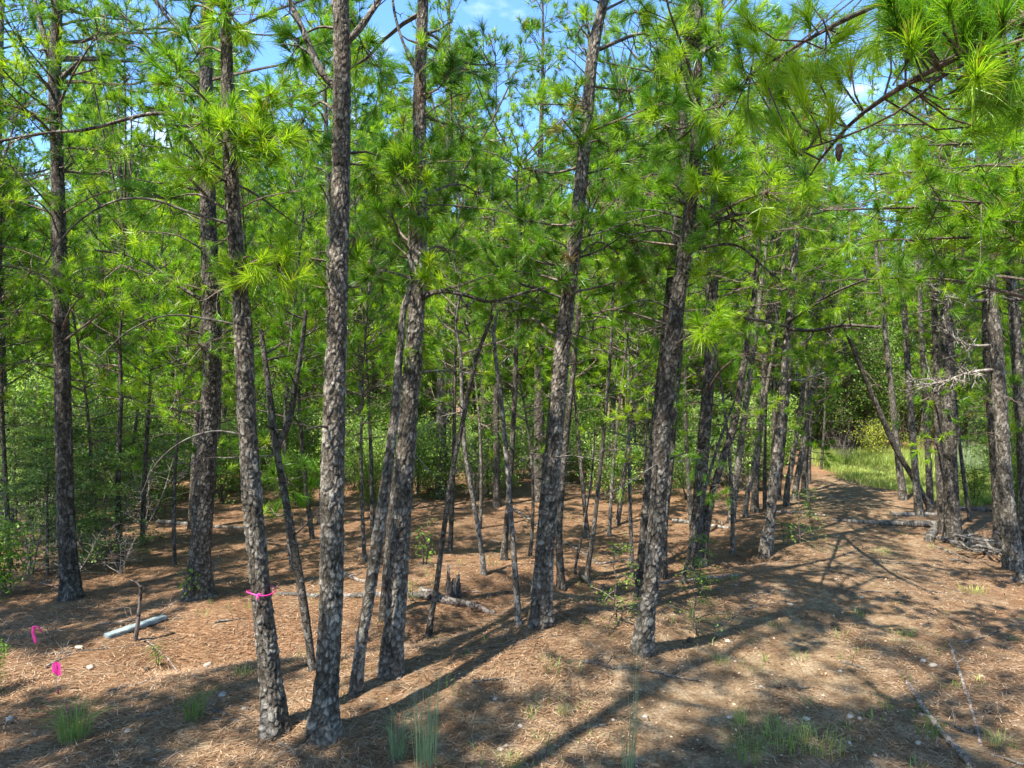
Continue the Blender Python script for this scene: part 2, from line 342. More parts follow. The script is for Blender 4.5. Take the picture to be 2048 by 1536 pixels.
# ------------------------------------------------------------------ needles and tufts
LOD = {0: (160, 0.0030, True), 1: (85, 0.0046, True), 2: (46, 0.0075, False), 3: (32, 0.0130, False), 4: (18, 0.028, False)}
class Needles:
    """collects tufts, then emits all their needles in one go"""
    def __init__(s, r): s.p = []; s.d = []; s.sz = []; s.tn = []; s.r = r
    def tuft(s, p, d, size=0.17, tint=None):
        s.p.append(p); s.d.append(d); s.sz.append(size)
        s.tn.append(s.r.uniform(0.2, 0.85) if tint is None else tint)
    def emit(s, mb, lod, mat=0):
        if not s.p: return
        r = s.r; n, wd, bent = LOD[lod]
        p = np.repeat(np.array(s.p), n, 0); d = np.repeat(nrm(np.array(s.d)), n, 0)
        sz = np.repeat(np.array(s.sz), n); tn = np.repeat(np.array(s.tn), n); N = len(p)
        rv = nrm(r.normal(0, 1, (N, 3)))
        spread = r.uniform(0.3, 1.5, N)[:, None]*np.repeat(r.uniform(.7, 1.15, len(s.p)), n)[:, None]
        dr = nrm(d+rv*spread)
        back = (r.uniform(0, 1, N)**1.3*0.10)[:, None]*(sz[:, None]/0.17)
        base = p-d*back
        ln = sz*r.uniform(0.7, 1.1, N)
        side = nrm(np.cross(dr, nrm(r.normal(0, 1, (N, 3)))))*wd*0.5
        droop = np.zeros((N, 3)); droop[:, 2] = -ln*r.uniform(0.02, 0.30, N)*np.repeat(r.uniform(.4, 1.7, len(s.p)), n)
        tn = tn+r.normal(0, 0.07, N); old = r.uniform(0, 1, N) < 0.045; tn = np.clip(tn, 0.13, 1.0); tn[old] = 0.02
        tip = base+dr*ln[:, None]+droop
        if bent:
            mid = base+dr*ln[:, None]*0.55+droop*0.25
            v = np.stack([base-side*0.8, base+side*0.8, mid+side, mid-side, tip], 1).reshape(-1, 3)
            k = np.arange(N)[:, None]*5
            mb.add(v, k+np.array([[0, 1, 2, 3]]), mat, np.repeat(tn, 5))
            # tips reuse the same vertices
            mb.f.append((k+np.array([[3, 2, 4]]))+mb.n-len(v)); mb.m.append(np.full(N, mat, np.int32))
        else:
            v = np.stack([base-side, base+side, tip], 1).reshape(-1, 3)
            mb.add(v, np.arange(N*3).reshape(-1, 3), mat, np.repeat(tn, 3))

def limb(wood, nd, start, dirv, length, r0, r, lod, dens=1.0, tipcurve=0.5, side_tw=True, size=0.17, tint=None):
    """a living pine limb: curved axis, side twigs, tufts at the ends"""
    n = 7; pts = [np.array(start)]; d = nrm(dirv); st = length/(n-1)
    for k in range(n-1):
        d = nrm(d+r.normal(0, 0.13, 3)+np.array([0, 0, tipcurve*0.16*(k/(n-1))])); pts.append(pts[-1]+d*st)
    pts = np.array(pts); rad = np.linspace(r0, 0.006, n)
    tube(wood, pts, rad, 5 if lod < 3 else 3, 0, 0.5, False)
    tt = (lambda: r.uniform(0.13, 0.95)) if tint is None else (lambda: np.clip(tint+r.normal(0, 0.1), 0.13, 1))
    nd.tuft(pts[-1], d, size, tt())
    m = max(2, int(length*5.2*dens))
    for q in range(m):
        u = 0.28+0.72*(q+r.uniform())/m; k = min(n-2, int(u*(n-1))); f = u*(n-1)-k
        b = pts[k]*(1-f)+pts[k+1]*f; ax = nrm(pts[k+1]-pts[k])
        sd = nrm(np.cross(ax, nrm(r.normal(0, 1, 3)))+np.array([0, 0, 0.25]))
        L_ = length*(1.05-u)*0.45+r.uniform(0.12, 0.3)
        e1 = b+nrm(ax*0.7+sd)*L_*0.6; e = e1+nrm(ax*0.6+sd*0.6+np.array([0, 0, 0.5]))*L_*0.4
        tube(wood, [b, e1, e], [max(0.004, r0*0.3*(1.1-u)), 0.005, 0.004], 3, 0, 0.5, False)
        nd.tuft(e, e-e1, size*r.uniform(0.8, 1.1), tt())
        if L_ > 0.3 and r.uniform() < 0.85*dens:
            for _ in range(2):
                e2 = e1+nrm(ax*0.4+nrm(r.normal(0, 1, 3))+np.array([0, 0, 0.35]))*L_*0.45
                tube(wood, [e1, e2], [0.004, 0.003], 3, 0, 0.5, False)
                nd.tuft(e2, e2-e1, size*r.uniform(0.75, 1.0), tt())
    return pts

def crown(wood, nd, axis, z0, z1, R, r, lod, nl, dens=1.0, ztop=99, thin=.8):
    hi = lod < 3; nl = int(nl*((0.9 if lod < 2 else 1.5) if hi else 1.65)); R = R*1.05; dens = dens*(1.1 if hi else 1.3)
    """limbs round the trunk from z0 to z1; axis(z) gives the trunk centre"""
    for q in range(nl):
        t = (q+r.uniform(0, 1))/nl; t = t**0.9; z = z0+(z1-z0)*t
        if z > ztop and r.uniform() < thin: continue
        prof = (1-t)**0.75*(0.55+0.45*min(1, t*3.5))+0.10
        Ln = max(0.3, R*prof*r.uniform(0.65, 1.15)); a = r.uniform(0, 2*np.pi)
        rise = 0.12+0.95*t+r.normal(0, 0.13)
        dv = np.array([math.cos(a), math.sin(a), rise])
        limb(wood, nd, axis(z), dv, Ln, 0.007+0.010*Ln, r, lod, dens, size=0.18 if lod < 3 else 0.215)
    for q in range(4): limb(wood, nd, axis(z1-0.1), nrm(np.array([r.normal(0, .4), r.normal(0, .4), 1])), 0.4, 0.01, r, lod, 1)

def dead_limb(mb, start, dirv, length, r0, r, sides=4, twigs=6, droop=-0.15):
    n = 8; pts = [np.array(start)]; d = nrm(dirv); st = length/(n-1)
    for k in range(n-1):
        d = nrm(d+r.normal(0, 0.12, 3)+np.array([0, 0, droop*0.3])); pts.append(pts[-1]+d*st)
    pts = np.array(pts); tube(mb, pts, np.linspace(r0, 0.003, n), sides, 0, 0.5)
    for q in range(twigs):
        u = r.uniform(0.3, 0.98); k = min(n-2, int(u*(n-1))); b = pts[k]; ax = nrm(pts[k+1]-pts[k])
        e1 = b+nrm(ax+nrm(r.normal(0, 1, 3))*0.9)*length*r.uniform(0.08, 0.2)
        e2 = e1+nrm(ax+nrm(r.normal(0, 1, 3))*0.9)*length*r.uniform(0.05, 0.15)
        tube(mb, [b, e1, e2], [r0*0.35+.001, r0*0.22+.001, 0.0015], 3, 0, 0.5)
    return pts

# ------------------------------------------------------------------ trunks
def c_y(cen): return float(cen[:, 1].mean())
def trunk_mesh(mb, cen, rad, na, dz, r, bark_amp, seed):
    """cen(z), rad(z): arrays over height; bark plates are modelled when bark_amp > 0"""
    z0, z1 = cen[0, 2], cen[-1, 2]
    s = np.concatenate([[0], np.cumsum(np.linalg.norm(np.diff(cen, axis=0), axis=1))])
    zt = CAM_H+0.6*max(1.0, c_y(cen))
    q = np.arange(0, min(s[-1], zt+.3), dz); q = np.concatenate([q, np.arange(q[-1]+dz, s[-1], max(dz, .12)), [s[-1]]]); n = len(q)
    c = np.stack([np.interp(q, s, cen[:, k]) for k in range(3)], 1); R = np.interp(q, s, rad)
    th = np.arange(na)/na*2*np.pi
    TH, Q = np.meshgrid(th, q); RR = np.repeat(R[:, None], na, 1)
    RR = RR*(1+0.045*(vnoise(np.cos(TH)*1.6+20, np.sin(TH)*1.6+Q*1.4, seed)-0.5)*2)
    fl = np.exp(-np.maximum(Q-0.15, 0)/0.14); RR = RR*(1+fl*(0.26+0.26*np.cos(TH*3+seed)*np.cos(TH*2+seed*2)))
    tint = np.full(RR.shape, 0.5)
    if bark_amp > 0:
        # jittered plate cells, taller than wide, wrapped round the trunk
        cw = 0.031; ch = 0.062; nc = max(6, int(round(2*np.pi*R.mean()/cw)))
        U = TH/(2*np.pi)*nc; V = Q/ch
        U = U+(vnoise(U*0.8, V*0.8, seed+3)-0.5)*0.8; V = V+(vnoise(U*0.8, V*0.9, seed+4)-0.5)*0.8
        f1 = np.full(U.shape, 9.0); f2 = np.full(U.shape, 9.0); idv = np.zeros(U.shape); vy = np.zeros(U.shape)
        iu = np.floor(U).astype(int); iv = np.floor(V).astype(int)
        tab = r.uniform(0, 1, (nc, 997, 3))
        for du in (-1, 0, 1):
            for dv in (-1, 0, 1):
                cu = (iu+du); cv = iv+dv; J = tab[cu % nc, cv % 997]
                px = cu+J[..., 0]; py = cv+J[..., 1]; d = np.hypot(U-px, (V-py))
                nf2 = np.minimum(f2, np.maximum(f1, d)); upd = d < f1
                idv = np.where(upd, J[..., 2], idv); vy = np.where(upd, V-py, vy)
                f1 = np.minimum(f1, d); f2 = nf2
        e = np.clip((f2-f1)/0.28, 0, 1)
        h = e**0.6*(0.55+0.6*idv)+0.35*np.clip(-vy, -0.4, 0.6)*e
        rid = vnoise(U*0.55+7, V*0.22, seed+21); fur = np.clip(1-np.abs(rid-0.5)/0.06, 0, 1)
        big = vnoise(U*0.35, V*0.3, seed+30)
        h = h*(0.55+0.7*big)-0.55*fur+(vnoise(U*3.1, V*2.6, seed+9)-0.5)*0.75
        RR = RR+bark_amp*(h-0.6)*(1-.45*np.clip((Q-3.2)/3, 0, 1)); tint = np.clip(0.16+0.26*idv+0.26*e-0.30*vy*e-0.22*fur+(vnoise(U*2.3, V*1.7, seed+40)-.5)*.35+(big-.5)*.25, 0, 1)
    X_ = c[:, 0][:, None]+RR*np.cos(TH); Y_ = c[:, 1][:, None]+RR*np.sin(TH); Z_ = np.repeat(c[:, 2][:, None], na, 1)
    if bark_amp > 0: Z_ = Z_+(vnoise(U*3, V*3, seed+12)-0.5)*0.01
    v = np.stack([X_, Y_, Z_], -1).reshape(-1, 3)
    i = np.arange(n-1)[:, None]*na; j = np.arange(na)[None]; k = (j+1) % na
    mb.add(v, np.stack([i+j, i+k, i+na+k, i+na+j], -1).reshape(-1, 4), 0, tint.ravel())
    top = v[-na:]; mb.add(np.vstack([top, top.mean(0)+[0, 0, .01]]), np.stack([j[0], k[0], np.full(na, na)], 1), 0, 0.3)

TREES = {}
def traced_tree(key, label, pts, H=None, crown_z=None, R=1.6, nl=26, dens=0.8, mat=None, cat='pine tree', name='pine_tree', group=None,
                stubs=0, deads=0, clumps=(), limbs=(), top_dead=False, lean_y=0.0):
    """pts: (px, py, width px) from the foot upwards; the first is on the ground"""
    r = np.random.default_rng(abs(hash_s(key)))
    foot = hit(pts[0][0], pts[0][1]); d = foot[1]
    cen = [np.array([foot[0], d, foot[2]-0.15])]; WF = 0.86; rad = [pts[0][2]*WF/F*d/2]
    for (px, py, wd) in pts:
        if py == pts[0][1]: c = foot.copy()
        else:
            c = P(px, py, d); c[1] = d+lean_y*(c[2]-foot[2])
            c[0] = (px-1024)/F*c[1]; c[2] = CAM_H-(py-768)/F*c[1]
        cen.append(c); rad.append(wd*WF/F*d/2)
    cen = np.array(cen); rad = np.array(rad)
    if H and H > cen[-1, 2]+0.3:
        dv = (cen[-1]-cen[-2])/(cen[-1, 2]-cen[-2, 2]); z = cen[-1, 2]; top = []
        m = 6
        for q in range(1, m+1):
            f = q/m; zz = z+(H-z)*f; off = dv*(zz-z)*(1-0.55*f)
            top.append(np.array([cen[-1, 0]+off[0]+r.normal(0, .03), cen[-1, 1]+off[1]*0.5, zz])); rad = np.append(rad, max(0.015, rad[len(cen)-1]*(1-0.85*f)))
        cen = np.vstack([cen, top])
    full = np.hstack([cen, rad[:, None]]); sm = smooth_line(full, 60); sm[:, 3] = np.clip(sm[:, 3], 0.008, 1)
    near = d < 9.5 and rad[0] > 0.035; mid = d < 15
    root = empty(name, foot); tag(root, label, cat, group)
    mt = mat or (M_bark if rad[0] > 0.06 else M_barkfar)
    if near or (mid and rad[0] > 0.05):
        na = int(np.clip(2*np.pi*rad[1]/0.0085, 20, 120)) if near else 26
        t = MB(); trunk_mesh(t, sm[:, :3], sm[:, 3], na, 0.010 if near else 0.035, r, 0.013 if rad[0] > 0.09 else 0.006, int(r.integers(1, 999)))
    else:
        t = MB(); trunk_mesh(t, sm[:, :3], sm[:, 3], 9, 0.14, r, 0, int(r.integers(1, 999)))
    # broken stubs stay on the trunk
    ax = lambda z: np.array([np.interp(z, sm[:, 2], sm[:, k]) for k in range(3)])
    for _ in range(stubs):
        z = r.uniform(foot[2]+1.2, min(sm[-1, 2], 7)); a = r.uniform(0, 2*np.pi); dv = np.array([math.cos(a), math.sin(a), r.uniform(-.1, .6)])
        rr = np.interp(z, sm[:, 2], sm[:, 3]); p = ax(z)+dv*rr*0.7; ln = r.uniform(0.05, 0.3)
        tube(t, [p, p+dv*ln*0.5, p+dv*ln+r.normal(0, .02, 3)], [0.014, 0.009, 0.005], 5, 0, 0.3)
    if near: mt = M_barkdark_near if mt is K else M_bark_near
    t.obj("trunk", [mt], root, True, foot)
    lod = 0 if d < 4.5 else 1 if d < 8.9 else 2 if d < 14 else 3 if d < 27 else 4
    wood = MB(); nd = Needles(r)
    if crown_z is not None and not top_dead:
        crown(wood, nd, ax, max(crown_z-(1.0 if d > 9.2 else 0), foot[2]+.5), sm[-1, 2], R, r, lod, nl, dens, CAM_H+.545*d+.5)
    clumps = list(clumps)
    if crown_z is not None and d < 13.5 and key not in ('t3', 't4', 't5b'):
        for _ in range(12 if key != 't2' else 3):
            yy = r.uniform(10, 560) if key != 't2' else r.uniform(0, 350)
            zz_ = CAM_H-(yy-768)/F*d; tx = 1024+ax(zz_)[0]/d*F
            clumps.append((tx+r.normal(0, 75), yy, 42, 4, d-r.uniform(-.5, .7), r.uniform(.25, .85)))
    for cl in clumps:
        px, py, rp_, n_, dd = cl[:5]; tint = cl[5] if len(cl) > 5 else None
        hub = P(px, py, dd); Rr = rp_/F*dd
        zs = np.clip(hub[2]-0.25*np.hypot(*(hub[:2]-ax(hub[2])[:2])), foot[2]+1, sm[-1, 2]-.1)
        s0 = ax(zs); mdl = (s0+hub)/2+np.array([0, 0, r.uniform(-.05, .12)])+r.normal(0, .04, 3)
        L_ = np.linalg.norm(hub-s0)
        tube(wood, smooth_line([s0, mdl, hub], 7), np.linspace(min(.026, 0.010+0.006*L_), 0.006, 7), 5, 0, 0.5)
        for _ in range(int(n_*1.5)):
            o = r.normal(0, 1, 3); o = nrm(o)*Rr*r.uniform(0.4, 1.4)*np.array([1, 1, 0.8]); e = hub+o
            b = hub+(mdl-hub)*r.uniform(0, 0.3)
            k1 = (b+e)/2+r.normal(0, .03, 3); k1[2] -= 0.03
            tube(wood, [b, k1, e], [0.006, 0.004, 0.003], 3, 0, 0.5, False)
            nd.tuft(e, nrm(e-k1)+np.array([0, 0, .25]), 0.165*r.uniform(.85, 1.1), None if tint is None else np.clip(tint+r.normal(0, .1), .13, 1))
    if nd.p:
        # needles and the twigs that carry them: one crown
        cm = MB(); 
        nd.emit(cm, lod, 0)
        for v_, f_, m_, t_ in zip(wood.v, wood.f, wood.m, wood.t): pass
        off = cm.n
        for v_, t_ in zip(wood.v, wood.t): cm.v.append(v_); cm.t.append(t_); cm.n += len(v_)
        for f_, m_ in zip(wood.f, wood.m): cm.f.append(f_+off); cm.m.append(m_+1)
        cm.obj("crown", [M_needle, M_twig], root, False, foot)
    for lb in limbs:
        (lp, w0, w1, mt2, ntw) = lb[:5]; dd = [q[2] if len(q) > 2 else d for q in lp]
        pt = [P(q[0], q[1], e) for q, e in zip(lp, dd)]
        if len(lb) > 5: pt[0] = ax(pt[0][2])
        pl = smooth_line(pt, 16); lm = MB(); k = dd[0]/F/2
        tube(lm, pl, np.linspace(w0*k, w1*k, 16), 7, 0, 0.5, True, 0.05, r)
        for _ in range(ntw):
            q = r.integers(4, 15); b = pl[q]; axd = nrm(pl[min(15, q+1)]-pl[q-1])
            Lg = r.uniform(0.12, 0.5); c_ = nrm(axd*0.6+nrm(r.normal(0, 1, 3)))
            e1 = b+c_*Lg*.5; e2 = e1+nrm(c_+r.normal(0, .5, 3)+[0, 0, .2])*Lg*.5
            rr = (w1+(w0-w1)*(1-q/16))*k
            tube(lm, [b, e1, e2], [rr*.5, rr*.35, .0015], 4, 0, 0.6)
            for _ in range(2): tube(lm, [e1, e1+nrm(c_+r.normal(0, .7, 3))*Lg*.4], [rr*.3, .0015], 3, 0, 0.6)
        lm.obj("limb", [mt2], root, True, foot)
    if deads:
        dmat = M_dead if r.uniform() < .4 else M_twig
        for _ in range(deads):
            dm = MB()
            z = r.uniform(foot[2]+1.6, min(sm[-1, 2]-.2, 6.5)); a = r.uniform(0, 2*np.pi)
            dead_limb(dm, ax(z), (math.cos(a), math.sin(a), r.uniform(-.1, .4)), r.uniform(.4, 1.3), 0.008, r, 4, 7)
            dm.obj("dead_branch", [dmat], root, True, foot)
    TREES[key] = (root, ax, foot)
    return root

def hash_s(s):
    h = 7
    for c in s: h = (h*131+ord(c)) % 1000003
    return h

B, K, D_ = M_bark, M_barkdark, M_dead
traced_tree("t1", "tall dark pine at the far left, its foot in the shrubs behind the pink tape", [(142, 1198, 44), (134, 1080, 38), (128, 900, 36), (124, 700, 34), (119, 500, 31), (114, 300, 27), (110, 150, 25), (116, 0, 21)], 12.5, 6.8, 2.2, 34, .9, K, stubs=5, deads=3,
    clumps=[(25, 60, 90, 12, 8.8, .3), (200, 60, 80, 12, 8.4, .25), (40, 215, 60, 8, 9, .3), (60, 540, 70, 10, 9, .5), (170, 590, 60, 10, 8.6, .6), (230, 600, 50, 8, 8.6, .7), (30, 620, 60, 8, 9, .5), (20, 330, 80, 10, 8.5)],
    limbs=[([(105, 190), (98, 120), (82, 50), (60, -30)], 13, 8, B, 2), ([(122, 158), (140, 140), (168, 113)], 11, 7, B, 0), ([(100, 175), (60, 140), (0, 118), (-60, 100)], 8, 4, B, 5), ([(112, 575), (60, 545), (0, 530)], 6, 3, K, 4), ([(125, 345), (145, 325)], 6, 4, B, 0), ([(105, 600), (82, 600), (85, 500), (95, 470)], 4, 2, K, 1), ([(132, 757), (180, 765), (230, 785)], 4, 2, K, 3)])
traced_tree("t2", "leaning grey pine with a pink ribbon tied round its scaly trunk", [(552, 1462, 56), (538, 1330, 49), (522, 1182, 44), (505, 1000, 43), (492, 800, 41), (485, 640, 38), (472, 500, 34), (462, 350, 31), (456, 200, 29), (452, 60, 25)], 11.5, 6.6, 2.0, 30, .8, B, stubs=3,
    clumps=[(470, 545, 38, 5, 5.6, .95), (560, 530, 46, 7, 5.5, .95), (515, 520, 36, 5, 5.4, .95), (540, 195, 60, 9, 5.4, .8), (400, 245, 50, 7, 5.4, .7), (480, 275, 60, 10, 5.3, .8), (400, 330, 55, 8, 5.5, .8), (545, 270, 42, 7, 5.3, .8), (460, 30, 60, 9, 5.6, .8), (330, 400, 60, 8, 6, .6)],
    limbs=[([(475, 652), (410, 637), (340, 630), (260, 660), (192, 722)], 5, 2, D_, 0, 1), ([(488, 872), (430, 862), (370, 880), (312, 928), (282, 990)], 4.5, 2, D_, 0, 1), ([(455, 450), (380, 425), (300, 398), (245, 398), (190, 420), (130, 470), (90, 530)], 6, 3, D_, 1, 1), ([(452, 250), (375, 229), (290, 229), (235, 243), (180, 258), (100, 265), (-20, 285)], 9, 5, B, 7, 1)])
traced_tree("t3", "thickest straight grey pine, foot nearest the viewer, left of centre", [(645, 1472, 70), (652, 1380, 58), (660, 1250, 53), (665, 1000, 52), (669, 800, 48), (676, 600, 44), (682, 350, 41), (684, 150, 39), (682, 0, 36)], 12.5, 6.6, 2.2, 34, .8, B, stubs=4,
    clumps=[(730, 100, 70, 9, 6.2, .5), (600, 250, 70, 8, 6.4, .4), (590, 80, 60, 8, 6.2, .5), (740, 330, 60, 8, 6.6, .45), (700, 505, 25, 3, 5.7, .6)],
    limbs=[([(672, 190), (640, 140), (612, 75), (575, -10), (555, -70)], 15, 9, B, 2, 1), ([(692, 95), (715, 62), (745, 20), (790, -60)], 15, 9, B, 1, 1), ([(684, 90), (672, 40), (660, -40)], 12, 8, B, 0, 1)])
traced_tree("t4", "slim crooked pine stem close against the left of a thick dark trunk", [(712, 1388, 28), (722, 1290, 25), (740, 1180, 27), (758, 1060, 28), (774, 950, 24), (790, 820, 21), (800, 700, 17), (812, 600, 14)], 4.6, 3.9, .9, 7, .7, M_barkfar, stubs=2)
traced_tree("t5", "thick dark pine with white lichened upper trunk, left of the fallen log", [(780, 1347, 54), (792, 1220, 47), (802, 1050, 44), (816, 850, 42), (828, 700, 40), (838, 500, 35), (841, 380, 32), (839, 200, 29), (846, 0, 25)], 12, 6.3, 2.2, 30, .8, B, stubs=4, deads=3,
    clumps=[(880, 340, 80, 14, 7.6, .35), (920, 250, 70, 12, 7.8, .35), (900, 120, 80, 12, 8, .3), (820, 690, 45, 6, 6.7, .6), (860, 400, 70, 12, 7.4, .35), (960, 390, 60, 10, 7.6, .4), (990, 130, 70, 10, 8, .4), (760, 540, 60, 9, 7.3), (900, 500, 60, 10, 7.8, .5)],
    limbs=[([(832, 155), (812, 100), (790, 30), (782, -30)], 6, 5, B, 1, 1), ([(850, 600), (880, 583), (930, 590), (975, 603), (1040, 588), (1090, 575)], 10, 5, K, 8, 1), ([(830, 748), (860, 742), (900, 742), (960, 750)], 5, 2, D_, 4, 1), ([(850, 70), (880, 58), (902, 43)], 6, 4, B, 0, 1), ([(808, 892), (835, 915), (870, 955)], 3, 1.5, D_, 1, 1)])
traced_tree("t5b", "thin shadowed pine stem half hidden behind the lichened dark trunk", [(768, 1238, 20), (775, 1130, 20), (790, 980, 20), (806, 850, 17), (818, 720, 15)], 5.5, 4.2, 1.0, 8, .6, K)
traced_tree("t6", "stout pine with flared foot and small vine leaves at its base, left side", [(396, 1192, 62), (400, 1120, 48), (408, 1000, 44), (414, 900, 42), (424, 740, 39), (420, 550, 37), (415, 350, 33), (412, 150, 29), (416, 0, 26)], 13, 6.2, 2.3, 36, .9, K, stubs=4, deads=3,
    clumps=[(330, 560, 80, 12, 9.2, .5), (400, 690, 90, 14, 8.8, .5), (240, 530, 70, 12, 8.8, .6), (300, 640, 60, 10, 9, .5), (360, 180, 60, 8, 9.4, .3), (300, 110, 60, 9, 9, .2), (330, 230, 60, 10, 9.5, .3), (440, 580, 60, 9, 9, .5), (240, 790, 50, 8, 9, .8), (350, 790, 50, 7, 9, .6)],
    limbs=[([(415, 610), (370, 580), (310, 535), (270, 515), (190, 500)], 9, 4, K, 7, 1), ([(420, 640), (400, 700), (370, 715), (300, 740)], 6, 3, K, 4, 1), ([(405, 90), (360, 60), (310, 0), (290, -40)], 7, 4, B, 5, 1), ([(405, 120), (340, 30), (280, -30)], 5, 3, B, 4, 1), ([(410, 230), (370, 200), (330, 150), (290, 100), (260, 90)], 6, 3, B, 6, 1)])
traced_tree("t6b", "dark pine partly hidden just behind the stout flared pine", [(445, 948, 18), (446, 850, 17), (448, 700, 16), (452, 500, 14), (455, 300, 12)], 13, 5.5, 2.2, 24, .8, K)
traced_tree("t7", "thin forked dark stem between the two nearest grey pines", [(624, 1342, 15), (612, 1240, 20), (598, 1150, 20), (582, 1060, 19), (566, 970, 17), (552, 890, 16), (538, 780, 14), (522, 660, 11)], None, None, mat=K, stubs=3, deads=2,
    clumps=[(570, 960, 55, 8, 7.2, .5), (540, 1010, 30, 3, 7, .5), (600, 690, 60, 9, 7.3, .5), (560, 740, 50, 6, 7.3, .5)],
    limbs=[([(553, 895), (575, 850), (592, 760), (604, 690), (612, 620)], 13, 8, K, 5, 1), ([(585, 1075), (620, 1040), (650, 1000)], 4, 2, K, 3, 1)])
traced_tree("t8", "big leaning pine on the low mound at the centre of the picture", [(1080, 1250, 52), (1086, 1150, 46), (1096, 1020, 43), (1110, 860, 39), (1124, 700, 36), (1140, 560, 33), (1154, 440, 31), (1165, 330, 29), (1176, 200, 27), (1188, 90, 26), (1210, -10, 22)], 12, 7.2, 2.0, 28, .8, B, stubs=4, deads=3,
    clumps=[(1120, 530, 80, 14, 8.2, .5), (1050, 440, 80, 13, 8.3, .5), (1240, 300, 70, 12, 8, .45), (1010, 540, 70, 12, 8.3, .5), (1130, 610, 50, 8, 8, .5), (1190, 270, 50, 8, 7.9, .5), (1150, 190, 50, 8, 8.1, .4), (1060, 340, 70, 10, 8.5, .5), (1260, 180, 60, 10, 7.8, .5), (1050, 640, 60, 10, 8.6, .45), (1250, 560, 60, 12, 8, .4), (1180, 480, 60, 10, 8.2, .5)],
    limbs=[([(1182, 105), (1230, 85), (1280, 68), (1340, 80)], 9, 4, B, 5, 1), ([(1128, 660), (1180, 680), (1230, 700)], 4, 2, K, 3, 1), ([(1130, 600), (1080, 580), (1010, 560)], 6, 3, K, 6, 1), ([(1162, 350), (1220, 335), (1290, 310)], 5, 2, K, 4, 1), ([(1150, 520), (1200, 500), (1260, 460)], 5, 2, K, 4, 1), ([(1178, 90), (1168, 50), (1150, 75)], 4, 3, K, 0, 1)])
traced_tree("t9", "very slim lichen spotted stem just left of the pine on the mound", [(1037, 1250, 15), (1032, 1170, 14), (1022, 1040, 13), (1014, 930, 12), (1004, 820, 11), (994, 740, 10), (985, 650, 8)], None, None, mat=M_barkfar, stubs=2, deads=1, clumps=[(1000, 620, 50, 8, 8.6)])
traced_tree("t10", "thin bare stem slanting to the right, footed by the fallen log", [(858, 1272, 14), (872, 1180, 13), (885, 1080, 12), (902, 960, 12), (928, 830, 11), (955, 710, 10), (985, 630, 8)], None, None, mat=K, stubs=2, deads=2, clumps=[(1000, 590, 50, 7, 8.2)])
traced_tree("t11", "slim pale stem bending left, beyond the jagged stump", [(967, 1150, 13), (960, 1080, 12), (948, 1010, 11), (930, 900, 10), (924, 800, 9), (920, 700, 8)], 5.8, 4.0, 1.0, 8, .7, M_barkfar, deads=1)
traced_tree("t12", "slim dark stem standing behind the lichen spotted one", [(1008, 1120, 16), (1014, 1040, 13), (1022, 930, 13), (1028, 820, 12), (1032, 700, 10)], 6.5, 3.8, 1.2, 10, .7, K, deads=2)
traced_tree("t13", "dark young pine stem right behind the pine on the mound", [(1122, 1176, 18), (1118, 1080, 16), (1124, 960, 16), (1136, 840, 14), (1150, 700, 12), (1158, 600, 11)], 8, 4.2, 1.5, 14, .7, K)
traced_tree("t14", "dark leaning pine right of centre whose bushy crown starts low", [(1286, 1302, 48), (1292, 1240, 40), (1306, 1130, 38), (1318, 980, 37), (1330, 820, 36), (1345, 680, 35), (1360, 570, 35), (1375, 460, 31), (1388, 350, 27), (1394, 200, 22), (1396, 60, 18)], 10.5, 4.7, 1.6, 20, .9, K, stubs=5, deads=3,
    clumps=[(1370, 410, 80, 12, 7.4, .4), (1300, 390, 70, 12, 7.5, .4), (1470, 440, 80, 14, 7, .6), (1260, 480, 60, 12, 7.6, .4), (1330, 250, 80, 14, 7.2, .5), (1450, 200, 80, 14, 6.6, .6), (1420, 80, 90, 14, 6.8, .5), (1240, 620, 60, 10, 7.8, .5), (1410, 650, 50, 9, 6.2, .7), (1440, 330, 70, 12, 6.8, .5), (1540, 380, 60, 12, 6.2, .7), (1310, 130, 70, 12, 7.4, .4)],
    limbs=[([(1382, 470), (1420, 450), (1470, 430), (1540, 425)], 12, 5, K, 8, 1), ([(1365, 510), (1400, 498), (1470, 490), (1540, 545), (1560, 560)], 7, 3, K, 6, 1), ([(1360, 480), (1320, 460), (1260, 470)], 6, 3, D_, 6, 1), ([(1370, 440), (1300, 420), (1250, 425)], 4, 2, D_, 5, 1), ([(1350, 620), (1290, 600), (1230, 620)], 4, 2, K, 5, 1)])
traced_tree("t15", "broad dark trunk close behind the low crowned pine, same slant", [(1285, 1198, 40), (1292, 1100, 36), (1302, 980, 34), (1316, 850, 32), (1330, 720, 30), (1340, 600, 27)], 11, 5.2, 1.7, 13, .7, K, stubs=2)
traced_tree("t16", "thin dark stem just right of the paired slanting trunks", [(1328, 1156, 15), (1330, 1050, 14), (1342, 930, 13), (1350, 820, 12)], 7, 4.4, 1.2, 12, .7, K)
traced_tree("t17", "dark pine with a low spray of needles, left of the path's edge cluster", [(1390, 1128, 34), (1396, 1030, 30), (1406, 900, 29), (1417, 760, 27), (1424, 600, 25), (1430, 450, 22)], 12, 5, 2, 30, .8, K, stubs=3, deads=2, clumps=[(1400, 900, 50, 8, 10.8, .5), (1440, 970, 40, 6, 10.6, .5), (1500, 700, 60, 10, 9.6, .6)])
traced_tree("t17b", "slanting slim pine crossing to the right from a dark pine's foot", [(1406, 1130, 20), (1420, 1010, 19), (1442, 930, 18), (1465, 860, 18), (1484, 750, 16), (1500, 650, 13), (1512, 560, 11)], 8.5, 5, 1.4, 14, .7, K, deads=2, clumps=[(1510, 830, 50, 8, 11)])
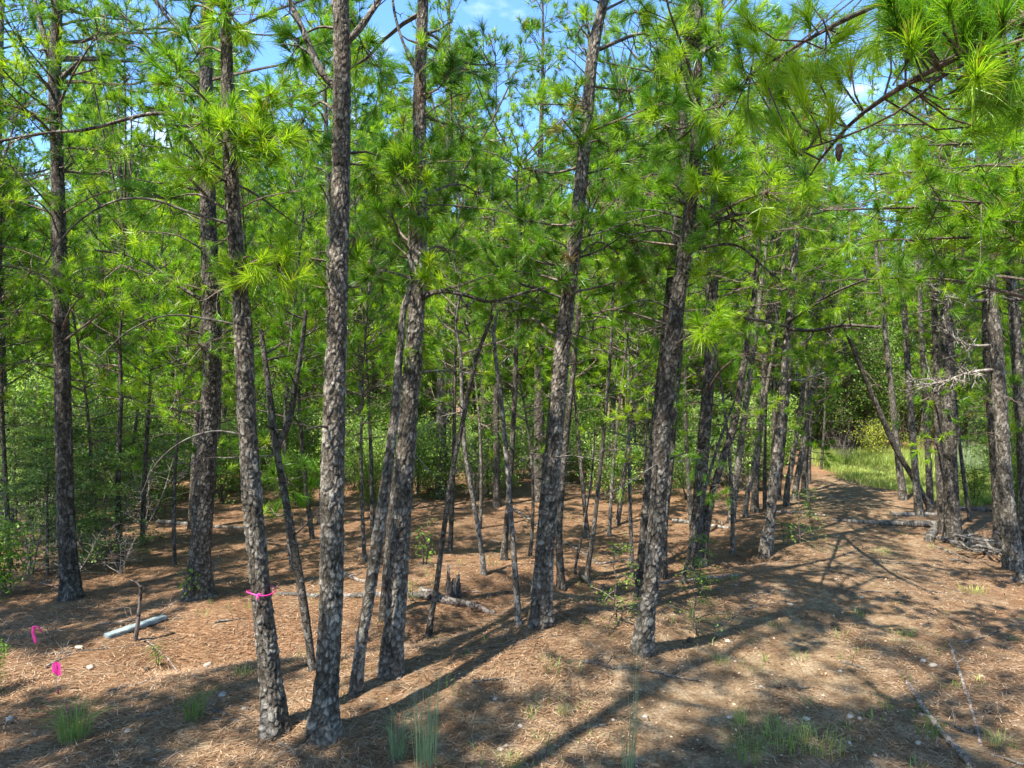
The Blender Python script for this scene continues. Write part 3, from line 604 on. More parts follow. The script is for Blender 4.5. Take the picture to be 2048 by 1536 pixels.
traced_tree("t17c", "dead slim stem with low twigs, in front of the dark pine pair", [(1368, 1168, 9), (1385, 1080, 9), (1410, 980, 8), (1440, 880, 7), (1470, 800, 5)], None, None, mat=K, deads=2)
traced_tree("t18", "sunlit speckled grey pine leaning over the left edge of the path", [(1532, 1112, 30), (1540, 1040, 24), (1550, 940, 22), (1560, 840, 20), (1570, 720, 17), (1580, 620, 16), (1590, 500, 15), (1600, 380, 13)], 10.5, 5.4, 1.7, 13, .7, B, stubs=4, deads=4,
    limbs=[([(1576, 655, 12), (1640, 660, 10), (1700, 650, 8.6), (1760, 655, 8)], 8, 4, K, 14, 1), ([(1578, 650, 12), (1540, 645, 10), (1490, 636, 8)], 7, 4, K, 7, 1), ([(1578, 640, 12), (1620, 615, 10), (1680, 580, 8.6), (1730, 560, 8)], 7, 3, K, 12, 1), ([(1560, 758), (1510, 755), (1480, 770)], 4, 2, K, 4, 1), ([(1570, 762), (1610, 758), (1650, 745)], 4, 2, M_pale, 16, 1)])
traced_tree("t19", "slim pale pine in the cluster left of the sunlit speckled pine", [(1463, 1046, 18), (1470, 980, 17), (1480, 900, 16), (1496, 780, 14), (1515, 640, 12)], 9.5, 5, 1.5, 18, .7, B, deads=2)
traced_tree("t20", "dark slim pine of the path side cluster, behind the speckled pine's left", [(1510, 1025, 17), (1512, 940, 16), (1520, 850, 15), (1532, 700, 13)], 10, 4.5, 1.6, 20, .7, K, deads=2)
for kk, (a, b_, w_, lab, mt_) in enumerate([((1608, 985), (1614, 780), 11, "thin stem ending the row of slim trunks at the path's left edge", K), ((1590, 1000), (1622, 790), 13, "slim trunk slanting right, second from the far end of the path side row", B),
        ((1572, 1012), (1606, 780), 12, "slim trunk slanting right in the middle of the path side row", B), ((1556, 1000), (1575, 800), 11, "dark slim trunk behind the speckled pine's right side", K),
        ((1490, 1035), (1530, 800), 10, "slender leaning stem at the near end of the path side row", B), ((1618, 968), (1622, 800), 7, "thinnest dark stem at the far end of the path's left edge", K), ((1545, 1020), (1548, 860), 12, "dark upright stem seen just left of the speckled pine's top half", K)]):
    traced_tree("c%d" % kk, lab, [(a[0], a[1], w_+2), ((a[0]+b_[0])/2, (a[1]+b_[1])/2, w_), (b_[0], b_[1], w_-2)], 9+kk % 3, 4.2, 1.3, 14, .7, mt_, deads=2)
traced_tree("r1", "thick pine right of the path beside the end of the fallen log", [(1906, 1082, 38), (1903, 1000, 31), (1900, 900, 29), (1896, 760, 27), (1892, 600, 27), (1886, 400, 23)], 13.5, 5.8, 2.3, 36, .8, K, stubs=4, deads=4)
traced_tree("r1b", "dark slim pine touching the left side of the thick path side pine", [(1886, 1068, 20), (1880, 960, 17), (1876, 850, 16), (1872, 700, 14)], 11, 5.2, 1.6, 20, .8, K, deads=2, clumps=[(1860, 790, 60, 10, 13), (1850, 880, 50, 8, 13)])
traced_tree("r2", "pale ringed pine at the right edge standing in the brush heap", [(2026, 1140, 42), (2016, 1030, 33), (2006, 900, 30), (1996, 740, 28), (1982, 580, 25), (1968, 430, 21)], 12, 5.4, 2.0, 30, .8, B, stubs=4, deads=4,
    limbs=[([(1990, 600), (1940, 601), (1890, 590), (1850, 560), (1830, 530)], 8, 3, M_pale, 44, 1), ([(1995, 738), (1940, 745), (1880, 765), (1830, 770)], 7, 3, M_pale, 56, 1), ([(1985, 540), (1900, 540), (1800, 545)], 6, 3, K, 8, 1), ([(1990, 590), (2030, 600), (2090, 590)], 6, 3, K, 6, 1), ([(1992, 690), (1940, 690), (1880, 655)], 6, 3, M_pale, 26, 1)])
traced_tree("r2b", "dark pine shaded directly behind the pale ringed pine", [(1998, 1085, 22), (1992, 960, 20), (1982, 820, 19), (1972, 640, 17)], 12, 5, 2, 26, .8, K)
traced_tree("r3", "pale slim pine between the leaning stem and the thick path side pine", [(1838, 1032, 20), (1832, 960, 16), (1824, 860, 15), (1816, 740, 14), (1806, 580, 12)], 11.5, 6.5, 1.4, 14, .6, B, stubs=3, deads=3)
traced_tree("r4", "long stem leaning strongly to the left over the path", [(1862, 1030, 15), (1832, 965, 14), (1796, 905, 14), (1762, 830, 13), (1728, 750, 11), (1695, 670, 10), (1660, 600, 8)], None, None, mat=K, stubs=4, deads=2)
traced_tree("r5", "slim pine at the right edge of the path's far end", [(1806, 1000, 19), (1798, 930, 15), (1790, 850, 14), (1782, 770, 13), (1772, 680, 11)], 11, 5.8, 1.4, 14, .6, B, deads=3)
traced_tree("r6", "straight dark pine behind the slim pale one right of the path", [(1860, 1010, 15), (1856, 900, 14), (1850, 780, 13)], 12, 6.5, 1.4, 14, .7, K, deads=2)
traced_tree("r7", "pine cut by the right picture edge above the brush heap", [(2052, 1090, 28), (2046, 900, 25), (2036, 740, 23), (2022, 560, 20), (2010, 400, 17)], 12.5, 5.4, 2, 28, .8, B, deads=3)
traced_tree("m1", "dark straight trunk seen through the middle, left of the mound pine", [(1076, 1002, 27), (1078, 880, 25), (1078, 740, 22), (1080, 560, 19)], 13.5, 4.6, 2.2, 34, .8, K)
traced_tree("m2", "pale mottled trunk in the middle distance among light green shrubs", [(882, 996, 28), (882, 900, 25), (884, 740, 23), (888, 540, 21), (892, 400, 19)], 14, 6.5, 2.3, 30, .8, B)
traced_tree("m3", "dark middle distance trunk behind the lichen spotted stem", [(993, 1015, 18), (993, 930, 16), (992, 820, 14)], 11, 4, 1.7, 24, .8, K)
traced_tree("m4", "dark distant trunk seen left of the broad dark slanting trunk", [(1262, 968, 18), (1265, 880, 16), (1268, 760, 14)], 12, 4.4, 2, 26, .8, K)
traced_tree("m5", "distant dark trunk between two pale slim stems right of centre", [(1221, 972, 15), (1224, 880, 13), (1228, 760, 12)], 12, 4.2, 2, 26, .8, K)
traced_tree("m6", "slim dark stem curving right in the sunny middle ground", [(1174, 1162, 12), (1186, 1070, 11), (1196, 980, 10), (1208, 860, 9), (1218, 740, 8), (1224, 650, 7)], 7.2, 4.2, 1.3, 12, .7, K, deads=2, clumps=[(1270, 820, 55, 10, 10, .9)])
traced_tree("m7", "pencil thin stem on the sunny slope right of the mound pine", [(1150, 1150, 6), (1166, 1060, 6), (1182, 960, 5), (1190, 860, 4)], None, None, mat=K)
traced_tree("m8", "thin pale sapling on the sunny slope between two dark slanting stems", [(1219, 1072, 9), (1224, 970, 8), (1232, 880, 7), (1240, 800, 6)], 6, 3.6, .9, 8, .6, B, deads=1)
traced_tree("m9", "pale thin sapling just left of the broad dark slanting trunk", [(1287, 1030, 8), (1290, 950, 7), (1292, 860, 6)], 6, 3.8, .9, 8, .6, B)
traced_tree("l1", "slim sapling among the shrubs right of the far left pine", [(240, 1132, 15), (236, 1010, 13), (238, 900, 11), (242, 780, 9)], 5.5, 3.6, 1.1, 12, .7, K, deads=3)
traced_tree("l2", "thin pale stem beyond the shrub thicket on the left", [(350, 962, 9), (350, 880, 8), (352, 800, 7)], 9, 4, 1.5, 16, .7, B)
traced_tree("l3", "twin dark stem behind the shrubs at the left", [(252, 1040, 9), (262, 930, 8), (275, 820, 6)], 5, 3.4, 1.0, 9, .6, K, deads=2)
traced_tree("l4", "grey crooked sapling seen between the two thick left pines", [(548, 980, 14), (545, 900, 13), (540, 800, 12), (530, 700, 10)], 9, 4, 1.6, 18, .7, B, deads=3)
traced_tree("l5", "dark ivy clad trunk far behind the left thicket", [(300, 925, 20), (303, 800, 20), (305, 680, 18)], 13, 4.5, 2.2, 28, .8, K)

# the pine whose boughs hang into the picture at the upper right (its trunk stands outside the frame)
rf = np.random.default_rng(91)
foot = np.array([3.9, 2.6, float(g(3.9, 2.6))])
root = empty("pine_tree", foot); tag(root, "nearest pine boughs hanging in from the upper right corner, with a cone", "pine tree")
cz = np.linspace(-0.2, 11, 40); cen = np.stack([foot[0]+0.05*np.sin(cz*.5), foot[1]+0*cz, foot[2]+cz], 1); rad = np.linspace(.16, .02, 40)
t = MB(); trunk_mesh(t, cen, rad, 40, 0.03, rf, 0.012, 55); t.obj("trunk", [M_bark], root, True, foot)
wood = MB(); nd = Needles(rf)
crown(wood, nd, lambda z: np.array([foot[0], foot[1], z]), 6.8, 11, 2.0, rf, 1, 22, .8)
main = smooth_line([[3.9, 2.6, 3.9], P(2100, 10, 2.9), P(1909, 116, 3.0), P(1793, 180, 3.3), P(1704, 245, 3.6), P(1640, 320, 3.9)], 24)
tube(wood, main, np.linspace(.035, .007, 24), 7, 0, .4, True, .05)
sec = smooth_line([main[8], P(1895, 147, 3.0), P(1793, 225, 3.2), P(1690, 273, 3.4), P(1600, 300, 3.6)], 16)
tube(wood, sec, np.linspace(.012, .004, 16), 5, 0, .4, True, .05)
up = smooth_line([[3.9, 2.6, 5.2], P(2150, -200, 3.0), P(1900, -60, 3.4), P(1650, 60, 3.9), P(1500, 150, 4.4)], 24)
tube(wood, up, np.linspace(.035, .006, 24), 7, 0, .4, True, .05)
hubs = np.vstack([main, sec, up])
def near_tuft(px, py, d, tint):
    e = P(px, py, d); k = np.argmin(np.linalg.norm(hubs-e, axis=1)); b = hubs[k]
    m_ = (b+e)/2+rf.normal(0, .02, 3)-np.array([0, 0, .05]); tube(wood, [b, m_, e], [.006, .005, .004], 4, 0, .4, False)
    nd.tuft(e, nrm(e-m_)+np.array([0, -.25, .35]), 0.175, tint)
for q in [(1955, 152, 2.65, .8), (1750, 88, 3.7, .9), (1530, 160, 3.7, .95), (1592, 150, 3.6, .95), (1630, 148, 3.7, .95), (1672, 150, 3.6, .9), (1605, 200, 3.5, .9), (1665, 222, 3.4, .9), (1580, 288, 3.5, .6),
          (1690, 60, 3.9, .9), (1490, 60, 4.4, .8), (1402, 222, 5, .7), (1610, 345, 4.2, .5), (1560, 250, 4, .7), (1700, 130, 3.5, .9), (1640, 260, 3.6, .8), (1540, 100, 4.2, .9), (1480, 130, 4.4, .9),
          (1720, 40, 4, .7), (1780, 60, 3.4, .5), (1830, 100, 3.2, .5), (1450, 240, 4.8, .8), (1500, 230, 4.4, .7)]: near_tuft(*q)
for _ in range(46): near_tuft(rf.uniform(1780, 2110), rf.uniform(-60, 110), rf.uniform(2.6, 3.8), rf.uniform(.25, .7))
for _ in range(16): near_tuft(rf.uniform(1930, 2100), rf.uniform(120, 260), rf.uniform(2.8, 3.8), rf.uniform(.4, .8))
for _ in range(22): near_tuft(rf.uniform(1440, 1780), rf.uniform(-60, 240), rf.uniform(3.8, 4.8), rf.uniform(.4, .9))
cm = MB(); nd.emit(cm, 0, 0); off = cm.n
for v_, t_ in zip(wood.v, wood.t): cm.v.append(v_); cm.t.append(t_); cm.n += len(v_)
for f_, m_ in zip(wood.f, wood.m): cm.f.append(f_+off); cm.m.append(m_+1)
cm.obj("crown", [M_needle, M_twig], root, False, foot)
co = MB(); cp = P(1678, 288, 3.42); zz = np.linspace(0, 1, 9); tube(co, np.stack([np.full(9, cp[0]), np.full(9, cp[1]), cp[2]-zz*.085], 1),   .015*np.sin(np.clip(zz*.9+.12, 0, 1)*np.pi)**.6+.002, 9, 0, .4, True, .14, rf)
co.obj("pine_cone", [M_cone], root, False, foot)

# two more pines just outside the frame on the right whose boughs fill the upper right
def bough_tree(name_label, fx, fy, H, seed, boughs, lod=1, rt=.13, cz0=7.0):
    r = np.random.default_rng(seed); foot = np.array([fx, fy, float(g(fx, fy))])
    root = empty("pine_tree", foot); tag(root, name_label, "pine tree")
    cz = np.linspace(-.2, H, 30); cen = np.stack([fx+.06*np.sin(cz*.6+seed), fy+.05*np.cos(cz*.5), foot[2]+cz], 1)
    t = MB(); trunk_mesh(t, cen, np.linspace(rt, .02, 30), 30, .04, r, .01, seed); t.obj("trunk", [M_bark], root, True, foot)
    wood = MB(); nd = Needles(r); axf = lambda z: np.array([fx, fy, z])
    crown(wood, nd, axf, cz0, H, 1.9, r, lod, 24, .8)
    for (px, py, d, z_at, n_, rp_, tint) in boughs:
        hub = P(px, py, d); s0 = axf(z_at); m1 = (s0+hub)/2+np.array([0, 0, .15]); pl = smooth_line([s0, m1, hub], 12)
        tube(wood, pl, np.linspace(.028, .007, 12), 6, 0, .4, True, .05)
        for _ in range(int(n_*1.6)):
            k = r.integers(5, 12); o = r.normal(0, 1, 3)*rp_/F*d*np.array([.8, .8, .55])*(0.5+.5*k/12); e = pl[k]+o*.8
            m_ = (pl[k]+e)/2-np.array([0, 0, .04]); tube(wood, [pl[k], m_, e], [.006, .004, .003], 3, 0, .4, False)
            nd.tuft(e, nrm(e-m_)+np.array([0, 0, .35]), .17, np.clip(tint+r.normal(0, .12), .13, 1))
    cm = MB(); nd.emit(cm, lod, 0); off = cm.n
    for v_, t_ in zip(wood.v, wood.t): cm.v.append(v_); cm.t.append(t_); cm.n += len(v_)
    for f_, m_ in zip(wood.f, wood.m): cm.f.append(f_+off); cm.m.append(m_+1)
    cm.obj("crown", [M_needle, M_twig], root, False, foot)
bough_tree("pine beyond the right edge whose bright boughs fill the right at mid height", 6.1, 6.9, 11, 21,
    [(1880, 400, 6, 4.2, 26, 120, .75), (1760, 480, 6.4, 4.0, 26, 110, .7), (1960, 330, 5.6, 4.6, 22, 100, .8), (1640, 420, 6.6, 4.3, 24, 100, .7), (1840, 290, 6.2, 4.9, 20, 100, .7), (2000, 440, 6, 4.0, 16, 80, .6), (1700, 350, 6.8, 4.7, 18, 90, .7)])
bough_tree("pine beyond the right edge with upper boughs over the path", 7.0, 9.4, 12, 22,
    [(1680, 560, 9, 4.0, 20, 90, .6), (1780, 420, 8.6, 4.8, 24, 110, .7), (1880, 500, 8.8, 4.4, 22, 100, .6), (1950, 200, 8, 6.2, 22, 110, .6), (1750, 250, 8.4, 6.0, 20, 100, .6)])

for (fx, fy, H, sd, cz0, lab) in [(-3.0, 2.2, 16, 31, 8.2, "tall unseen pine left of the picture, added to shade the foreground"), (-1.7, 1.2, 16.5, 32, 9.5, "tall unseen pine left of the viewpoint, added to shade the foreground"), (-5.0, 4.2, 15, 33, 8.5, "unseen pine beyond the lower left corner, added to shade the ground")]:
    bough_tree(lab, fx, fy, H, sd, [], 2, .14, cz0)  # unseen pines added for their high crowns' dappled shade on the foreground
# ------------------------------------------------------------------ standing pines of the wood behind
PROTO = []
def make_proto(seed, H, zb, R, nl, lod, rt, dens, mt, deads):
    r = np.random.default_rng(seed); root = empty("pine_tree", (0, 0, 0))
    z = np.linspace(-.3, H, 24); bx = r.normal(0, .12, 3); cx = bx[0]*np.sin(z/H*3+bx[1]*9)*1.6; cy = bx[2]*np.sin(z/H*2.4+1)*1.6
    cx -= np.interp(0, z, cx); cy -= np.interp(0, z, cy)
    cen = np.stack([cx, cy, z], 1); ax = lambda q: np.array([np.interp(q, z, cx), np.interp(q, z, cy), q])
    t = MB(); trunk_mesh(t, cen, np.maximum(.015, rt*(1-(np.maximum(z, 0)/H)**1.2)), 9 if lod < 4 else 6, .15 if lod < 4 else .4, r, 0, seed)
    t.obj("trunk", [mt], root)
    wood = MB(); nd = Needles(r); crown(wood, nd, ax, zb, H-.1, R, r, lod, nl, dens)
    for _ in range(deads):
        zz = r.uniform(1.5, zb+1); a = r.uniform(0, 6.28); dead_limb(wood, ax(zz), (math.cos(a), math.sin(a), .2), r.uniform(.5, 1.4), .009, r, 3, 5)
    cm = MB(); nd.emit(cm, lod, 0); off = cm.n
    for v_, t_ in zip(wood.v, wood.t): cm.v.append(v_); cm.t.append(t_); cm.n += len(v_)
    for f_, m_ in zip(wood.f, wood.m): cm.f.append(f_+off); cm.m.append(m_+1)
    cm.obj("crown", [M_needle, M_twig], root, False)
    return root
mids = [make_proto(100+k, H, zb, R, nl, 3, rt, .85, mt, 8) for k, (H, zb, R, nl, rt, mt) in enumerate(
    [(13, 2.6, 2.2, 56, .11, K), (14, 3.6, 2.3, 54, .12, B), (11, 2.0, 1.9, 50, .08, B), (12, 3.0, 2.1, 54, .10, K), (8, 1.2, 1.6, 40, .055, B), (14.5, 4.2, 2.5, 56, .125, K), (5.5, .7, 1.2, 34, .04, B)])]
fars = [make_proto(200+k, H, zb, R, nl, 4, rt, .8, mt, 4) for k, (H, zb, R, nl, rt, mt) in enumerate(
    [(13, 2.2, 2.5, 60, .11, K), (15, 3, 2.8, 64, .12, B), (10, 1.2, 2.2, 52, .08, K)])]
used = set(); rb = np.random.default_rng(5); placed = [tuple(v[2][:2]) for v in TREES.values()]
def top_limit(px):                           # the highest the far tree tops reach, as a photo row
    return np.interp(px, [-400, 0, 120, 200, 290, 330, 420, 480, 600, 1050, 1090, 1240, 1300, 1640, 1680, 1760, 1800, 2500], [0, 0, 10, 80, 120, 130, 60, -200, -300, -200, 30, 70, -200, -200, 150, 280, 100, -100])
def zone(px, d):
    if px < 480: return "pine deep in the wood behind the left shrub thicket", "background pines on the left"
    if px < 1000: return "pine deep in the wood seen between the thick left trunks", "background pines left of centre"
    if px < 1560: return "pine deep in the wood behind the central trunks", "background pines right of centre"
    return "pine standing at the back of the clearing on the right", "background pines on the right"
cnt = 0
for tries in range(9000):
    d = math.sqrt(rb.uniform(14.5**2, 58**2)); px = rb.uniform(-260, 2320); x = (px-1024)/F*d
    if 1585 < px < 2010 and d < 28.5 and not (px > 1900 and d < 17): continue
    if px > 1585 and px < 1790 and d < 34: continue
    ms = (2.9 if 420 < px < 1600 else 2.2) if d < 28 else 2.7
    if any((x-q[0])**2+(d-q[1])**2 < ms*ms for q in placed): continue
    if d > 34 and rb.uniform() < 0.2: continue
    if d < 21 and 420 < px < 1590 and rb.uniform() < .4: placed.append((x, d)); continue
    pool = mids if d < 27 else fars; k = rb.integers(len(pool)); pr = pool[k]
    hz = pr.children[0].dimensions.z*0
    H0 = [13, 14, 11, 12, 8, 14.5, 5.5][k] if d < 27 else [13, 15, 10][k]
    zmax = CAM_H+(768-top_limit(px))/F*d; sc = rb.uniform(.82, 1.15) if d < 22 else rb.uniform(.98, 1.25)
    if px > 150 and px < 440 or (1080 < px < 1250) or (1640 < px < 1790): sc = min(sc, zmax/H0)
    if sc < 0.42: continue
    loc = (x, d, float(g(x, d))); rot = (rb.normal(0, .03), rb.normal(0, .035), rb.uniform(0, 6.28)); lab, grp = zone(px, d)
    if pr in used: o = copy_tree(pr, loc, rot, (sc, sc, sc))
    else: o = pr; used.add(pr); o.location = loc; o.rotation_euler = rot; o.scale = (sc,)*3
    tag(o, lab, "pine tree", grp); placed.append((x, d)); cnt += 1
    if cnt >= 262: break
# young pines standing between the big trunks, green almost to the ground
YP = [make_proto(400+k, H, zb, R, nl, 2, rt, .8, mt, 3) for k, (H, zb, R, nl, rt, mt) in enumerate([(5.2, 1.7, 1.0, 22, .035, B), (6.4, 2.4, 1.2, 26, .045, K), (4.2, 1.3, .8, 18, .03, K)])]
yused = set()
for (px, d, k, sc, lab) in [(20, 12, 1, 1, "young pine at the left edge, rising behind the tall cedar"), (175, 13, 0, 1.1, "young pine rising just right of the far left pine"), (285, 13.5, 1, 1.05, "young pine between the far left pine and the stout flared one"),
    (350, 11.5, 2, 1.1, "small young pine left of the stout flared pine"), (500, 12.5, 1, 1, "young pine seen right behind the ribbon pine"), (585, 11, 0, 1.1, "young pine filling the gap between the two nearest pines"), (625, 14, 1, 1.1, "taller young pine left of the thickest pine, further back"),
    (730, 11.5, 0, 1, "young pine right of the thickest pine"), (745, 15, 1, 1.1, "second young pine right of the thickest pine, further back"), (900, 12.5, 1, 1, "young pine behind the thin slanting stem"), (960, 15, 0, 1.2, "young pine left of the lichen spotted stem"),
    (1060, 12, 2, 1.1, "small young pine directly left of the mound pine"), (1175, 14, 1, 1.05, "young pine right of the mound pine"), (1265, 11, 0, 1, "bright young pine left of the low crowned pine"), (1235, 15.5, 1, 1.2, "young pine behind the curving slim stem"),
    (1385, 14, 1, 1.1, "young pine behind the dark pine pair"), (1465, 12.5, 0, 1.1, "young pine between the dark pair and the speckled pine"), (1530, 17, 1, 1.2, "young pine behind the path side row"), (1620, 15.8, 2, 1, "small young pine at the end of the path side row"),
    (1940, 15.5, 1, 1, "young pine right of the thick path side pine"), (2040, 13.5, 0, 1.2, "young pine at the right edge of the picture"), (1642, 25, 1, 1.1, "young pine at the left of the path's far end"), (1735, 33, 0, 2.0, "broad bright young pine behind the yellow bush"), (1665, 36, 1, 1.9, "tall young pine closing the view down the path"), (1700, 31, 1, 1.6, "round young pine straight behind the path's end"), (820, 17, 1, 1.2, "young pine behind the thick lichened trunk"), (420, 16, 1, 1.2, "young pine behind the stout flared pine")]:
    x = (px-1024)/F*d; o = YP[k]; loc = (x, d, float(g(x, d)))
    if k in yused: o = copy_tree(o, loc, (rb.normal(0, .05), rb.normal(0, .05), rb.uniform(0, 6.28)), (sc,)*3)
    else: yused.add(k); o.location = loc; o.scale = (sc,)*3
    o.name = "young_pine"; tag(o, lab, "young pine")
# pines beside and behind the viewpoint: they throw the shade on the foreground
for (x, y, k, sc) in [(-2.5, .7, 1, .95), (-3.7, .1, 5, .9), (-2.2, -1.8, 5, 1), (-7.0, 2.4, 5, .85), (-4.6, 1.2, 3, .95), (-8.2, 6.6, 3, .9), (-3.8, -3.2, 5, .85), (1.9, -.7, 5, .95), (-7.4, .2, 0, .85), (5.6, 1.2, 1, .85), (-10.5, -3, 0, 1), (-10, 7.5, 5, .9), (8.6, 4.6, 0, .9), (10.6, 8.0, 3, .95), (-11, 2.5, 1, 1), (-9.6, 11, 0, .9), (-12, 13, 3, 1)]:
    pr = mids[k]; o = copy_tree(pr, (x, y, float(g(x, y))), (0, 0, rb.uniform(0, 6.28)), (sc, sc, sc))
    tag(o, "tall pine outside the picture that shades the foreground", "pine tree", "pines around the viewpoint")
for pr in mids+fars:
    if pr not in used:
        for ch in list(pr.children): bpy.data.objects.remove(ch)
        bpy.data.objects.remove(pr)

# ------------------------------------------------------------------ shrubs
def leaf_cloud(mb, p, n, R, size, r, mat=0, tint=.5, flat_=.75, spray=None):
    """n leaves (two-triangle rhombs) scattered round each point of p"""
    p = np.repeat(np.asarray(p), n, 0); N = len(p)
    c = p+r.normal(0, 1, (N, 3))*R*np.array([1, 1, flat_])
    a = nrm(r.normal(0, 1, (N, 3))+np.array([0, 0, .1])); up = nrm(r.normal(0, 1, (N, 3))*.8+np.array([0, 0, 1])); b = nrm(np.cross(a, up))
    s = size*r.uniform(.6, 1.3, N)[:, None]
    v = np.stack([c-a*s*.5, c+b*s*.27, c+a*s*.5, c-b*s*.27], 1).reshape(-1, 3)
    tn = np.clip(np.repeat(tint+r.normal(0, .2, N), 4), 0.13, 1)
    mb.add(v, np.arange(N*4).reshape(-1, 4), mat, tn)
def branchy(wood, r, base, H, R, nst, r0, tips):
    for _ in range(nst):
        a = r.uniform(0, 6.28); e = base+np.array([math.cos(a)*R*r.uniform(.1, .7), math.sin(a)*R*r.uniform(.1, .7), H*r.uniform(.65, 1)])
        m = (base+e)/2+r.normal(0, .08*H/2, 3); pl = smooth_line([base+r.normal(0, .03, 3)*[1, 1, 0], m, e], 8); tube(wood, pl, np.linspace(r0, .005, 8), 4, 0, .5)
        for k in range(2, 8):
            for _ in range(3):
                q = pl[k]+nrm(r.normal(0, 1, 3)*[1, 1, .45]+[0, 0, .15])*R*r.uniform(.25, .65)*(1.15-k/12)
                if q[2] < base[2]+.08: q[2] = base[2]+.1
                mm = (pl[k]+q)/2+r.normal(0, .03, 3); tube(wood, [pl[k], mm, q], [r0*.35, r0*.22, .002], 3, 0, .5, False)
                tips.append(q); tips.append(mm)
def make_shrub(seed, H, R, nst, nleaf, lsize, spread, mleaf, label_name="shrub", bare=0.0, tint=.5):
    nleaf = int(nleaf*1.9); lsize *= 1.12
    r = np.random.default_rng(seed); root = empty(label_name, (0, 0, 0)); w_ = MB(); tips = []
    branchy(w_, r, np.zeros(3), H, R, nst, .008+.004*H, tips); w_.obj("stem", [M_twig if bare < .5 else M_pale], root)
    tp = np.array([q for q in tips if r.uniform() > bare])
    if len(tp):
        lf = MB(); cl = np.clip(tint+r.normal(0, .16, len(tp)), .15, 1)
        for q, cc in zip(np.array_split(tp, max(1, len(tp)//6)), cl): leaf_cloud(lf, q, nleaf, spread, lsize, r, 0, cc)
        lf.obj("foliage", [mleaf], root, False)
    return root
def cedar(seed, H, R, mleaf=None, n=60, nl=26, ls=.055):
    r = np.random.default_rng(seed); root = empty("cedar_shrub", (0, 0, 0)); w_ = MB(); lf = MB()
    tube(w_, np.stack([r.normal(0, .02, 8), r.normal(0, .02, 8), np.linspace(-.05, H, 8)], 1), np.linspace(.035*H/3, .006, 8), 5, 0, .5)
    for k in range(n):
        t = r.uniform(.06, 1); a = r.uniform(0, 6.28); Ln = R*(1-t)**.6*r.uniform(.5, 1.1)+.1; z = H*t; b = np.array([0, 0, z])
        d = nrm(np.array([math.cos(a), math.sin(a), r.uniform(-.15, .5)])); e = b+d*Ln+np.array([0, 0, -.06*Ln]); m = (b+e)/2+np.array([0, 0, .08*Ln])
        pl = smooth_line([b, m, e], 7); tube(w_, pl, np.linspace(.010, .002, 7), 3, 0, .5, False)
        tn = np.clip(r.normal(.5, .2), .15, 1)
        for q in range(2, 7):
            leaf_cloud(lf, [pl[q]], nl, ls+.03*Ln, ls, r, 0, tn, .45)
    w_.obj("stem", [M_twig], root); lf.obj("foliage", [mleaf or M_cedar], root, False); return root
S = {'a': make_shrub(301, 1.6, 1.0, 6, 7, .055, .10, M_leaf), 'b': make_shrub(302, 2.4, 1.2, 7, 7, .06, .12, M_leaf, tint=.62), 'c': cedar(303, 3.4, 1.3, n=90, nl=17), 'd': cedar(304, 2.2, 1.0, n=60, nl=17),
     'l': make_shrub(305, 1.2, .7, 5, 7, .05, .08, M_lime), 'y': make_shrub(306, 1.5, 1.5, 6, 5, .055, .12, M_yellow), 'x': make_shrub(307, 1.5, 1.1, 7, 5, .04, .08, M_leaf, "dead_shrub", 1.0),
     'o': make_shrub(308, 3.2, 1.5, 9, 11, .05, .14, M_leaf, tint=.4), 's': make_shrub(309, .55, .28, 2, 1, .055, .035, M_lime, "seedling"), 'e': cedar(310, .75, .3, M_lime, 15, 5, .030)}
sused = set()
def shrub(kind, px, py, sc, label, cat="shrub", group=None, at=None, sz=1.0):
    p = hit(px, py) if at is None else np.array([at[0], at[1], float(g(*at))]); o = S[kind]; rz = rb.uniform(0, 6.28)
    if kind in sused: o = copy_tree(o, p, (0, 0, rz), (sc, sc, sc*sz))
    else: sused.add(kind); o.location = p; o.rotation_euler = (0, 0, rz); o.scale = (sc, sc, sc*sz)
    o.name = {'c': 'cedar_shrub', 'd': 'cedar_shrub', 's': 'seedling', 'e': 'seedling', 'x': 'dead_shrub'}.get(kind, 'shrub')
    for k in ('label', 'category', 'group'):
        if k in o: del o[k]
    return tag(o, label, cat, group)
